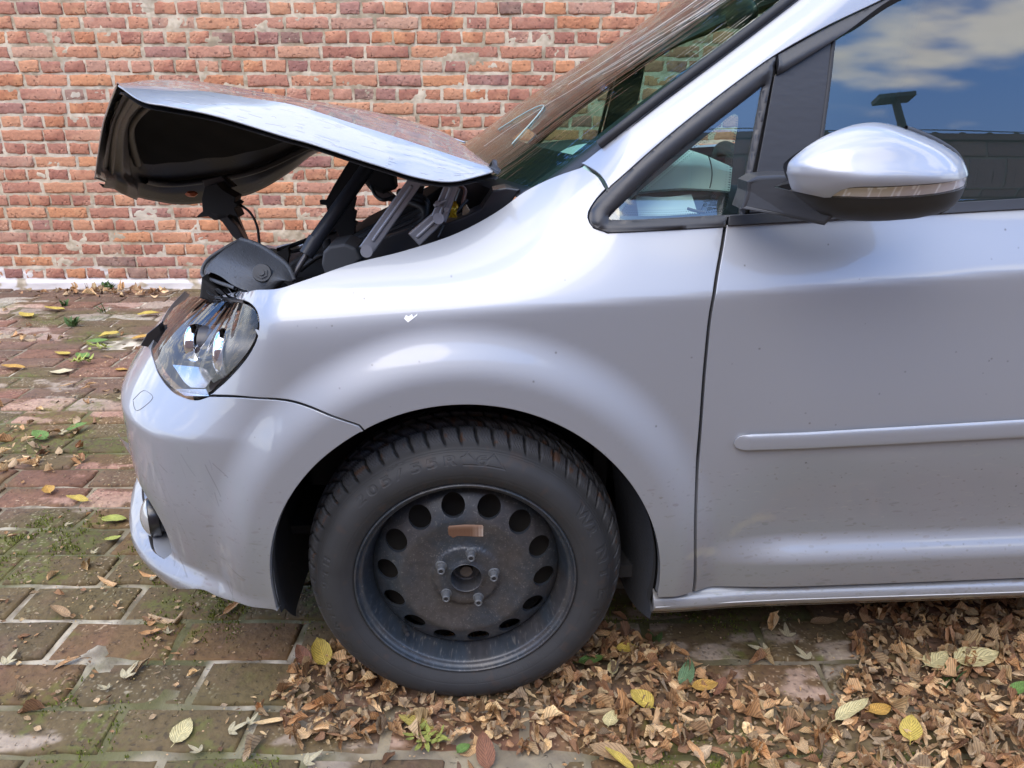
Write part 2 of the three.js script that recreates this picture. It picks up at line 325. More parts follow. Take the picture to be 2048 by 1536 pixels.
{
  reseed(900);
  const tree = add(new THREE.Group(), 'yard_tree', scene);
  tree.position.set(-1.4, 0, -7.6);
  tag(tree, 'broad green tree beyond the brick wall mirrored in the windscreen', 'tree');
  obj('trunk', tube([V3(0, 0, 0), V3(0.1, 1.5, 0), V3(-0.1, 3.2, 0.1), V3(0.2, 6, 0)], 0.16, 10, 20), std([0.1, 0.075, 0.055], 0.95), tree);
  const n = 9000, crown = new THREE.InstancedMesh(leafGeo(0.3, 0.2), std([0.075, 0.115, 0.03], 0.6, { side: THREE.DoubleSide }), n), d = new THREE.Object3D();
  const lobes = Array.from({ length: 40 }, () => { const a = rr(0, 6.28), r = Math.sqrt(rnd()) * 3.0; return [Math.cos(a) * r, rr(3.1, 7.4), Math.sin(a) * r * 0.55, rr(0.6, 1.05)]; });
  for (let i = 0; i < n; i++) {
    const l = lobes[Math.floor(rnd() * lobes.length)], v = V3(rr(-1, 1), rr(-1, 1), rr(-1, 1)).normalize().multiplyScalar(l[3] * Math.cbrt(rr(0.25, 1)));
    d.position.set(l[0] + v.x, l[1] + v.y * 0.75, l[2] + v.z); d.rotation.set(rr(-3, 3), rr(-3, 3), rr(-3, 3)); d.scale.setScalar(rr(0.7, 1.3)); d.updateMatrix(); crown.setMatrixAt(i, d.matrix);
    const t = rr(0.6, 1.5); crown.setColorAt(i, lin(t * rr(0.9, 1.5), t, t * 0.8));
  }
  add(crown, 'crown', tree).userData.kind = 'stuff';
}

// ---------------------------------------------------------------- the car: frame of reference and body surface
// Local axes: x backwards along the car, y up, z outwards through the left flank; origin on the ground under the left front wheel's rim.
const car = add(new THREE.Group(), 'crashed_car', scene);
car.position.set(-0.093, 0, -1.284); car.rotation.y = 3 * Math.PI / 180;
tag(car, 'silver family car with crumpled raised hood and steel front wheel parked before the brick wall', 'car');
car.updateMatrixWorld(true);
const CAR_Z = -1.8;                                                       // mirror plane of the right flank is z = CAR_Z / 2
const toCar = car.matrixWorld.clone().invert(), eye = V3(0, CAM_H, 0).applyMatrix4(toCar);
// survey: a sight line through a point of the photograph, in the car's axes
function sight(u, v) {
  const a = (u - 1024) / FOCAL, b = (768 - v) / FOCAL, c = Math.cos(CAM_PITCH), s = Math.sin(CAM_PITCH);
  return V3(a, b * c - s, -c - b * s).transformDirection(toCar);
}
const L = (u, v, z) => { const d = sight(u, v); return eye.clone().addScaledVector(d, (z - eye.z) / d.z); };   // where it meets the plane at depth z

// plan of the body: straight flank, then round the front corner
const plan = (() => {
  const c = new THREE.CatmullRomCurve3([V3(-0.10, 0, 0), V3(-0.25, 0, 0), V3(-0.36, 0, -0.012), V3(-0.47, 0, -0.046), V3(-0.57, 0, -0.108), V3(-0.66, 0, -0.205), V3(-0.725, 0, -0.335), V3(-0.775, 0, -0.52), V3(-0.80, 0, -0.72), V3(-0.81, 0, -0.9), V3(-0.81, 0, -1.0)], false, 'centripetal');
  const pts = c.getSpacedPoints(400), len = c.getLength();
  return { at(s) {
    if (s >= -0.1) return [s, 0, 0, 1];
    const q = clamp((-0.1 - s) / len, 0, 0.9999) * 400, i = Math.floor(q), f = q - i, a = pts[i], b = pts[Math.min(i + 1, 400)];
    const i0 = Math.max(i - 3, 0), i1 = Math.min(i + 4, 400), dx = pts[i1].x - pts[i0].x, dz = pts[i1].z - pts[i0].z, l = Math.hypot(dx, dz);
    return [a.x + (b.x - a.x) * f, a.z + (b.z - a.z) * f, dz / l, -dx / l];
  } };
})();
const soft = (h, w) => 0.5 * (h + Math.hypot(h, w));                      // a rounded kink at h = 0
const ARCH = [0.004, 0.331];
const lipY = (s) => 0.262 + 0.075 * Math.max(0, -0.42 - s);                // top of the bumper lip
function segDist(p, s, y) { let d = 1e9; for (let i = 0; i < p.length - 1; i++) { const [a, b] = p[i], ex = p[i + 1][0] - a, ey = p[i + 1][1] - b, t = clamp(((s - a) * ex + (y - b) * ey) / (ex * ex + ey * ey + 1e-12)); d = Math.min(d, Math.hypot(a + ex * t - s, b + ey * t - y)); } return d; }
function relief(s, y) {
  const front = 1 - smooth(-0.62, -0.30, s);
  const yc = 0.857 + 0.061 * s, w = lerp(0.04, 0.006, smooth(-0.30, 0.20, s)), k = soft(y - yc, w);
  const b = lerp(5.5, 0.05, smooth(-0.08, 0.31, s));
  let side = -(0.50 * k + b * k * k) + 0.25 * soft(y - 1.02, 0.03) * smooth(0.12, 0.32, s);
  const dw = smooth(0.44, 0.66, s);
  side += dw * (0.016 - 0.030 * smooth(0.335, 0.392, y) + 0.026 * smooth(0.39, 0.62, y) - 0.006 * smooth(0.62, 0.85, y));
  side += (1 - dw) * 0.004 + 0.006 * (1 - smooth(0.0, 0.5, Math.abs(y - 0.6)));
  side -= 0.012 * (s - 0.5) ** 2 * (s > 0.5 ? 1 : 0.3);
  const r = Math.hypot(s - ARCH[0], (y - ARCH[1]) * 0.985);
  const flare = 0.034 * (1 - smooth(0.406, 0.505, r)) * smooth(0.16, 0.3, y + 0.1);
  let nose = -0.55 * soft(y - 0.725, 0.03) - 0.62 * soft(y - 0.60 - 0.10 * Math.max(0, s + 0.62), 0.005) + 0.012 * smooth(0.25, 0.5, y) + 0.016 * smooth(0.74, 0.60, y);
  const yl = lipY(s);
  nose += (0.030 + 0.016 * smooth(-0.55, -0.8, s)) * (1 - smooth(yl - 0.004, yl + 0.040, y)) - 1.2 * soft(yl - 0.030 - y, 0.02);
  return lerp(side, nose, front) + flare;
}
function body(s, y, off = 0) { const [x, z, nx, nz] = plan.at(s), n = relief(s, y) + off; return V3(x + nx * n, y, z + nz * n); }
// the point (s, y) of the body that a sight line meets
function S(u, v, surf = body) {
  const hit = (s, y) => { const p = surf(s, y), d = p.sub(eye), q = sight(u, v), t = d.dot(q); return d.addScaledVector(q, -t); };
  let p0 = L(u, v, 0), s = p0.x, y = p0.y;
  if (s < -0.4) s = -0.4 - (-0.4 - s) * 1.25;
  for (let k = 0; k < 30; k++) {
    const r = hit(s, y), e = 1e-4, rs = hit(s + e, y).sub(r).divideScalar(e), ry = hit(s, y + e).sub(r).divideScalar(e);
    const a = rs.dot(rs), b = rs.dot(ry), c = ry.dot(ry), f = rs.dot(r), g = ry.dot(r), D = a * c - b * b + 1e-9;
    const ds = clamp((b * g - c * f) / D, -0.06, 0.06), dy = clamp((b * f - a * g) / D, -0.06, 0.06);
    s += ds; y += dy;
    if (Math.abs(ds) + Math.abs(dy) < 1e-6) break;
  }
  return [s, y];
}
// outlines: lists of points joined smoothly; several such runs end to end make corners
function run(points, step = 0.008) {
  if (points.length === 2) { const [a, b] = points, n = Math.max(1, Math.round(Math.hypot(b[0] - a[0], b[1] - a[1]) / step)); return Array.from({ length: n + 1 }, (_, i) => [lerp(a[0], b[0], i / n), lerp(a[1], b[1], i / n)]); }
  const c = new THREE.CatmullRomCurve3(points.map((p) => V3(p[0], p[1], 0)), false, 'centripetal'), n = Math.max(points.length, Math.round(c.getLength() / step));
  return c.getSpacedPoints(n).map((p) => [p.x, p.y]);
}
const loop = (...runs) => { const out = []; for (const r of runs) for (const p of r) { const q = out.at(-1); if (!q || Math.hypot(p[0] - q[0], p[1] - q[1]) > 1e-5) out.push(p); } const a = out[0], z = out.at(-1); if (Math.hypot(a[0] - z[0], a[1] - z[1]) < 1e-5) out.pop(); return out; };
const px = (list, surf = body) => list.map(([u, v]) => S(u, v, surf));
const areaOf = (p) => { let a = 0; for (let i = 0; i < p.length; i++) { const q = p[(i + 1) % p.length]; a += p[i][0] * q[1] - q[0] * p[i][1]; } return a / 2; };
function inset(p, d) {                                                   // moves an outline inwards by d
  const s = Math.sign(areaOf(p)), n = p.length;
  return p.map((b, i) => { const a = p[(i + n - 1) % n], c = p[(i + 1) % n]; let x = c[0] - a[0], y = c[1] - a[1]; const l = Math.hypot(x, y) || 1; return [b[0] - s * d * y / l, b[1] + s * d * x / l]; });
}
function inside(p, x, y) { let c = false; for (let i = 0, j = p.length - 1; i < p.length; j = i++) if ((p[i][1] > y) !== (p[j][1] > y) && x < (p[j][0] - p[i][0]) * (y - p[i][1]) / (p[j][1] - p[i][1]) + p[i][0]) c = !c; return c; }
const PUV = (s, y) => [(s + 1.0) / 2.56, y / 1.28];
// a sheet of the surface within an outline, its edges rounded and turned in by depth
function sheet(poly, { surf = body, step = 0.012, depth = 0.014, round = 0.0013, uv = PUV, rim = true } = {}) {
  if (areaOf(poly) < 0) poly = poly.slice().reverse();
  const pos = [], nor = [], tex = [], idx = [];
  const frame = (s, y) => { const e = 6e-4, a = surf(s + e, y).sub(surf(s - e, y)), b = surf(s, y + e).sub(surf(s, y - e)); return a.cross(b).normalize(); };
  const put = (p, n, s, y) => { pos.push(p.x, p.y, p.z); nor.push(n.x, n.y, n.z); tex.push(...uv(s, y)); return pos.length / 3 - 1; };
  const cache = new Map();
  const vert = (s, y) => { const k = Math.round(s * 1e5) + ',' + Math.round(y * 1e5); let i = cache.get(k); if (i === undefined) { i = put(surf(s, y), frame(s, y), s, y); cache.set(k, i); } return i; };
  let x0 = 1e9, x1 = -1e9, y0 = 1e9, y1 = -1e9;
  for (const [a, b] of poly) { x0 = Math.min(x0, a); x1 = Math.max(x1, a); y0 = Math.min(y0, b); y1 = Math.max(y1, b); }
  const nx = Math.ceil((x1 - x0) / step), ny = Math.ceil((y1 - y0) / step), touched = new Set();
  for (let i = 0; i < poly.length; i++) {
    const a = poly[i], b = poly[(i + 1) % poly.length], n = Math.ceil(Math.hypot(b[0] - a[0], b[1] - a[1]) / (step * 0.2)) + 1;
    for (let k = 0; k <= n; k++) { const cx = (lerp(a[0], b[0], k / n) - x0) / step, cy = (lerp(a[1], b[1], k / n) - y0) / step; for (const ex of [-0.02, 0.02]) for (const ey of [-0.02, 0.02]) touched.add(Math.floor(cx + ex) + Math.floor(cy + ey) * 100000); }
  }
  const cut = (q, axis, at, keepBelow) => { const out = []; for (let i = 0; i < q.length; i++) { const a = q[i], b = q[(i + 1) % q.length], da = keepBelow ? at - a[axis] : a[axis] - at, db = keepBelow ? at - b[axis] : b[axis] - at; if (da >= 0) out.push(a); if ((da > 0 && db < 0) || (da < 0 && db > 0)) { const t = da / (da - db); out.push([lerp(a[0], b[0], t), lerp(a[1], b[1], t)]); } } return out; };
  for (let j = -1; j <= ny; j++) {
    let row = null;
    for (let i = -1; i <= nx; i++) {
      const cx = x0 + i * step, cy = y0 + j * step;
      if (!touched.has(i + j * 100000)) {
        if (inside(poly, cx + step / 2, cy + step / 2)) { const a = vert(cx, cy), b = vert(cx + step, cy), c = vert(cx + step, cy + step), d = vert(cx, cy + step); idx.push(a, b, c, a, c, d); }
        continue;
      }
      row ??= cut(cut(poly, 1, cy, false), 1, cy + step, true);
      const q = cut(cut(row, 0, cx, false), 0, cx + step, true).filter((p, k, l) => { const o = l[(k + l.length - 1) % l.length]; return Math.hypot(p[0] - o[0], p[1] - o[1]) > 1e-7; });
      if (q.length < 3) continue;
      for (const t of THREE.ShapeUtils.triangulateShape(q.map((p) => new THREE.Vector2(...p)), [])) { const [a, b, c] = t.map((k) => vert(...q[k])); if (a !== b && b !== c && a !== c) idx.push(a, b, c); }
    }
  }
  if (rim) {
    const n = poly.length, rows = poly.map((p, i) => {
      const a = poly[(i + n - 1) % n], c = poly[(i + 1) % n], l = Math.hypot(c[0] - a[0], c[1] - a[1]) || 1, ox = (c[1] - a[1]) / l, oy = -(c[0] - a[0]) / l;
      const P = surf(p[0], p[1]), N = frame(p[0], p[1]), T = surf(p[0] + ox * 1e-3, p[1] + oy * 1e-3).sub(surf(p[0] - ox * 1e-3, p[1] - oy * 1e-3)).normalize();
      const m = T.clone().add(N).normalize();
      return [put(P, N, ...p), put(P.clone().addScaledVector(T, round * 0.7).addScaledVector(N, -round * 0.3), m, ...p), put(P.clone().addScaledVector(T, round).addScaledVector(N, -round), T, ...p), put(P.clone().addScaledVector(T, round).addScaledVector(N, -depth), T, ...p)];
    });
    for (let i = 0; i < n; i++) { const a = rows[i], b = rows[(i + 1) % n]; for (let k = 0; k < 3; k++) idx.push(a[k], a[k + 1], b[k], b[k], a[k + 1], b[k + 1]); }
  }
  return geoFrom(pos, idx, tex, nor);
}
const raised = (d) => (s, y) => body(s, y, d);

// ---------------------------------------------------------------- car materials
const paintMap = canvasTex(2048, 1024, (g, w, h) => {
  const X = (s) => (s + 1) / 2.56 * w, Y = (y) => h - y / 1.28 * h;
  g.fillStyle = '#e6e6e6'; g.fillRect(0, 0, w, h);
  reseed(61);
  for (let i = 0; i < 5200; i++) { const y = 0.20 + 0.36 * Math.pow(rnd(), 1.7), s = rr(-0.9, 1.5); g.fillStyle = `rgba(${rnd() < 0.55 ? '214,204,184' : '150,132,108'},${rr(0.05, 0.32)})`; g.beginPath(); g.ellipse(X(s), Y(y), rr(0.6, 3.4), rr(0.5, 1.3), rr(-0.3, 0.3), 0, 7); g.fill(); }
  { const gr = g.createLinearGradient(0, Y(0.47), 0, Y(0.2)); gr.addColorStop(0, 'rgba(150,134,108,0)'); gr.addColorStop(1, 'rgba(150,134,108,0.34)'); g.fillStyle = gr; g.fillRect(0, Y(0.47), w, Y(0.2) - Y(0.47)); }
  const mark = (x, y, l, a, c, lw) => { g.strokeStyle = c; g.lineWidth = lw; g.beginPath(); g.moveTo(X(x), Y(y)); g.quadraticCurveTo(X(x) + Math.cos(a) * l * 0.5 + rr(-4, 4), Y(y) + Math.sin(a) * l * 0.5 + rr(-4, 4), X(x) + Math.cos(a) * l, Y(y) + Math.sin(a) * l); g.stroke(); };
  for (let i = 0; i < 900; i++) { const y = 0.14 + 0.42 * Math.abs(rnd() + rnd() - 1), s = rr(-0.95, 1.5); g.fillStyle = `rgba(${120 + rr(-20, 30)},${104 + rr(-15, 20)},${84 + rr(-10, 10)},${rr(0.03, 0.18)})`; g.beginPath(); g.ellipse(X(s), Y(y), rr(1, 10), rr(0.6, 2.4), rr(-0.2, 0.2), 0, 7); g.fill(); }
  for (let i = 0; i < 260; i++) mark(rr(0.5, 1.5), rr(0.38, 0.6), rr(4, 16), rr(-0.25, 0.25), `rgba(255,252,240,${rr(0.10, 0.4)})`, rr(0.8, 2));
  for (let i = 0; i < 170; i++) mark(rr(-0.9, -0.45), rr(0.18, 0.6), rr(6, 60), rr(0.4, 1.5), `rgba(${rnd() < 0.6 ? '250,250,250' : '110,100,95'},${rr(0.06, 0.34)})`, rr(0.6, 1.8));
  for (let i = 0; i < 90; i++) { g.fillStyle = `rgba(90,80,70,${rr(0.2, 0.5)})`; g.beginPath(); g.arc(X(rr(-0.4, 1.4)), Y(rr(0.3, 1.05)), rr(0.6, 1.5), 0, 7); g.fill(); }
  const blotch = (s0, y0, n, sp, c) => { for (let i = 0; i < n; i++) { const t = i / n; g.fillStyle = c; g.beginPath(); g.ellipse(X(s0) + t * sp[0] + rr(-5, 5), Y(y0) + sp[1] * Math.sin(t * 2.2) + rr(-4, 4), rr(4, 9), rr(4, 9), 0, 0, 7); g.fill(); } };
  blotch(0.525, 0.402, 60, [64, -26], 'rgba(255,246,220,0.10)');
  blotch(0.437, 0.372, 34, [22, -3], 'rgba(255,246,220,0.10)'); blotch(0.468, 0.372, 24, [22, 4], 'rgba(255,246,220,0.10)');
}, { repeat: false });
const flake = dataTex(512, 512, (u, v) => 0.25 + 0.5 * noiseT(u * 256, v * 256, 256, 3) + 0.25 * noiseT(u * 128, v * 128, 128, 9));
const paint = phy([0.405, 0.423, 0.458], 0.46, { metalness: 0.42, clearcoat: 1, clearcoatRoughness: 0.07, map: paintMap, name: 'silver_paint' });
const plainPaint = phy([0.32, 0.334, 0.362], 0.46, { metalness: 0.42, clearcoat: 1, clearcoatRoughness: 0.07 });
const blackGloss = phy([0.012, 0.012, 0.014], 0.28, { clearcoat: 0.5, clearcoatRoughness: 0.2 });
const blackTrim = std([0.028, 0.029, 0.033], 0.42, { bumpMap: flake, bumpScale: 0.0003 });
const blackMatt = std([0.014, 0.014, 0.015], 0.75);
const rubber = std([0.02, 0.021, 0.024], 0.6);
const greyPlastic = std([0.05, 0.054, 0.06], 0.55, { bumpMap: gritBump, bumpScale: 0.0008 });
const greyPaint = phy([0.25, 0.255, 0.28], 0.38, { metalness: 0.4, clearcoat: 0.3, clearcoatRoughness: 0.2 });
const chrome = std([0.85, 0.85, 0.86], 0.06, { metalness: 1 });
const sideGlass = phy([0.70, 0.86, 0.80], 0.0, { transmission: 1, thickness: 0, ior: 1.95, side: THREE.DoubleSide });
const clearLens = phy([0.90, 0.90, 0.90], 0.015, { transmission: 1, thickness: 0, ior: 1.45, side: THREE.DoubleSide });
const gap = 0.0030;

// ---------------------------------------------------------------- front wing
const seam = px([[1389, 1160], [1390, 1050], [1393, 950], [1400, 850], [1410, 720], [1425, 600], [1445, 480], [1449, 452]]);
const bumperGap = px([[418, 791], [470, 793], [520, 797], [580, 802], [625, 816], [660, 831], [718, 851]]);
const archAt = (deg, r = 0.366) => [ARCH[0] + Math.sin(deg * Math.PI / 180) * r, ARCH[1] + Math.cos(deg * Math.PI / 180) * r / 0.985];
const lampEdge = px([[418, 791], [432, 778], [450, 762], [482, 728], [502, 700], [514, 672], [517, 645], [513, 625], [498, 608], [470, 598], [419, 594]]);
const wingTop = px([[419, 594], [450, 586], [490, 581], [515, 576], [560, 573], [600, 560], [700, 525], [800, 500], [900, 468], [955, 442], [1000, 415], [1045, 382], [1080, 363], [1115, 348], [1160, 333]]);
const tip = bumperGap.at(-1), degTip = Math.atan2(tip[0] - ARCH[0], tip[1] - ARCH[1]) * 180 / Math.PI;
const wingPoly = loop(run(bumperGap), run(Array.from({ length: 30 }, (_, i) => archAt(lerp(degTip, 96, i / 29), 0.366 + 0.008 * smooth(40, 100, lerp(degTip, 96, i / 29))))),
  run([archAt(96, 0.374), [0.378, 0.283]]), run([[0.378, 0.283], [seam[0][0], 0.283]]), run([[seam[0][0], 0.283], ...seam]),
  run(px([[1449, 452], [1215, 463]])), run(px([[1215, 463], [1185, 450], [1177, 432], [1188, 408], [1213, 378]])), run(px([[1213, 378], [1196, 352], [1163, 332]])),
  run(wingTop.slice().reverse()), run(lampEdge.slice().reverse()));
obj('front_wing', sheet(inset(wingPoly, gap), { step: 0.010, depth: 0.02 }), paint, car);
// chipped paint and the crease knocked into the arch edge
{
  const chip = [[808, 637], [816, 645], [834, 631], [835, 627], [826, 634], [824, 628], [817, 633], [812, 630]];
  obj('paint_chip', sheet(px(chip, raised(0.0006)), { surf: raised(0.0006), step: 0.004, rim: false }), std([0.85, 0.86, 0.86], 0.6), car);
}

// ---------------------------------------------------------------- front bumper
const fogTop = [[-0.648, 0.302], [-0.637, 0.318], [-0.634, 0.345], [-0.643, 0.378], [-0.672, 0.410], [-0.726, 0.432], [-0.80, 0.443], [-0.86, 0.449]];
const fogLow = [[-0.86, 0.326], [-0.80, 0.322], [-0.745, 0.314], [-0.69, 0.303], [-0.648, 0.302]];
const noseTop = px([[418, 791], [395, 798], [370, 793], [345, 780], [322, 752], [309, 720], [303, 694]]);
const bumperLow = px([[400, 1181], [440, 1197], [480, 1209], [520, 1218], [556, 1222]]), degLow = Math.atan2(bumperLow.at(-1)[0] - ARCH[0], bumperLow.at(-1)[1] - ARCH[1]) * 180 / Math.PI;
const bumperPoly = loop(run(bumperGap.slice().reverse()), run(noseTop), run([noseTop.at(-1), [-0.93, noseTop.at(-1)[1] + 0.02], [-1.25, noseTop.at(-1)[1] + 0.03]]),
  run([[-1.25, noseTop.at(-1)[1] + 0.03], [-1.25, fogTop.at(-1)[1] + 0.005]]), run([[-1.25, fogTop.at(-1)[1] + 0.005], fogTop.at(-1)]), run(fogTop.slice().reverse()), run(fogLow.slice().reverse()),
  run([fogLow[0], [-1.25, fogLow[0][1] + 0.005]]), run([[-1.25, fogLow[0][1] + 0.005], [-1.25, 0.27]]),
  run([[-1.25, 0.27], [-0.9, 0.245], [-0.7, 0.222], ...bumperLow]),
  run(Array.from({ length: 24 }, (_, i) => archAt(lerp(degLow, degTip, i / 23), lerp(Math.hypot(bumperLow.at(-1)[0] - ARCH[0], (bumperLow.at(-1)[1] - ARCH[1]) * 0.985), 0.366, smooth(0, 0.7, i / 23))))));
obj('front_bumper', sheet(inset(bumperPoly, gap), { step: 0.010, depth: 0.016 }), paint, car);
obj('bumper_bracket', sheet(loop(run(bumperGap.map(([a, b]) => [a, b + 0.012])), run(bumperGap.slice().reverse().map(([a, b]) => [a, b - 0.012]))), { surf: raised(-0.014), step: 0.012, rim: false }), blackMatt, car);

// ---------------------------------------------------------------- door, sill, pillar, windows
const doorFront = px([[1394, 1160], [1395, 1050], [1398, 950], [1405, 850], [1415, 720], [1430, 600], [1450, 480], [1454, 450]]);
const belt = px([[1454, 450], [1650, 439], [1850, 428], [2047, 417]]), DOOR_END = 1.60;
const beltEnd = [DOOR_END, belt.at(-1)[1] + 0.02];
const door = add(new THREE.Group(), 'front_door', car);
{
  const bottom = 0.2835, poly = loop(run(doorFront), run([...belt, beltEnd]), run([beltEnd, [DOOR_END, bottom]]), run([[DOOR_END, bottom], [doorFront[0][0], bottom]]), run([[doorFront[0][0], bottom], doorFront[0]]));
  obj('door_skin', sheet(inset(poly, 0.0008), { step: 0.010, depth: 0.02 }), paint, door);
  const top = px([[1467, 886], [1471, 877], [1481, 870], [1500, 866]]), low = px([[1467, 886], [1472, 893], [1484, 896], [1510, 895]]);
  const A = px([[1500, 866], [2047, 838]])[1], B = px([[1510, 895], [2047, 876]])[1];
  const ends = [[DOOR_END - 0.02, A[1] + 0.02], [DOOR_END - 0.02, B[1] + 0.02]];
  const mid = (s) => lerp(top[0][1], (ends[0][1] + ends[1][1]) / 2, clamp((s - top[0][0]) / (ends[0][0] - top[0][0])));
  const strip = (s, y) => body(s, y, 0.010 * Math.pow(Math.max(0.004, 1 - ((y - mid(s)) / 0.0205) ** 4), 0.35) * Math.sqrt(clamp((s - top[0][0] + 0.004) / 0.03)));
  obj('rub_strip', sheet(loop(run(top), run([top.at(-1), ends[0]]), run(ends), run([ends[1], low.at(-1)]), run(low.slice().reverse())), { surf: strip, step: 0.005, depth: 0.012, round: 0.001 }), plainPaint, door);
  // cover behind the gaps, so that they read dark
  obj('door_seal', sheet(loop(run([[0.41, 0.28], [0.41, 1.0]]), run([[0.41, 1.0], [0.48, 1.0]]), run([[0.48, 1.0], [0.48, 0.28]]), run([[0.48, 0.28], [0.41, 0.28]])), { surf: raised(-0.016), step: 0.02, rim: false }), blackMatt, door);
}
const sillSurf = (s, y) => { const t = clamp((0.280 - y) / 0.078, -0.1, 1.1); return V3(s, y, 0.006 + 0.010 * smooth(0.6, 0.4, s) + 0.016 * Math.sin(clamp(t * 2.2, 0, 1) * Math.PI / 2) - 0.055 * smooth(0.30, 1.15, t) * (t > 0.3 ? 1 : 0) - 0.012 * smooth(0.12, 0, t)); };
{
  const y0 = 0.2045, y1 = 0.2795, e = 3.3;
  obj('sill', sheet(loop(run([[0.376, y0], [e, y0]], 0.02), run([[e, y0], [e, y1]]), run([[e, y1], [0.376, y1]], 0.02), run([[0.376, y1], [0.376, y0]])), { surf: sillSurf, step: 0.0085, depth: 0.03 }), paint, car);
  obj('sill_joint', tube([0.378, 0.6, 1, 1.5, 2.2, 3].map((x) => sillSurf(x, 0.2545).add(V3(0, 0, 0.0003))), 0.0011, 6, 20), std([0.5, 0.5, 0.5], 0.5), car);
}
// A-pillar, roof edge
const scrEdge = px([[1163, 328], [1245, 264], [1325, 201], [1400, 145], [1500, 70], [1590, 1]]);
const lowEdge = px([[1215, 378], [1290, 312], [1360, 253], [1430, 198], [1490, 153], [1550, 111], [1650, 55], [1763, 1]]);
scrEdge.push([0.80, 1.515], [0.98, 1.585], [1.25, 1.625]); lowEdge.push([0.93, 1.452], [1.12, 1.515], [1.35, 1.545]);
{
  const poly = loop(run(lowEdge), run([lowEdge.at(-1), [1.7, 1.56]]), run([[1.7, 1.56], [1.7, 1.645]]), run([[1.7, 1.645], scrEdge.at(-1)]), run(scrEdge.slice().reverse()), run(px([[1163, 328], [1198, 350], [1215, 378]])));
  const edge = run(scrEdge, 0.02);
  const surf = (s, y) => { const d = segDist(edge, s, y), t = clamp(1 - d / 0.06); return body(s, y, 0.008 - 0.030 * t * t); };
  obj('front_pillar', sheet(inset(poly, gap), { surf, step: 0.010, depth: 0.03 }), paint, car);
}
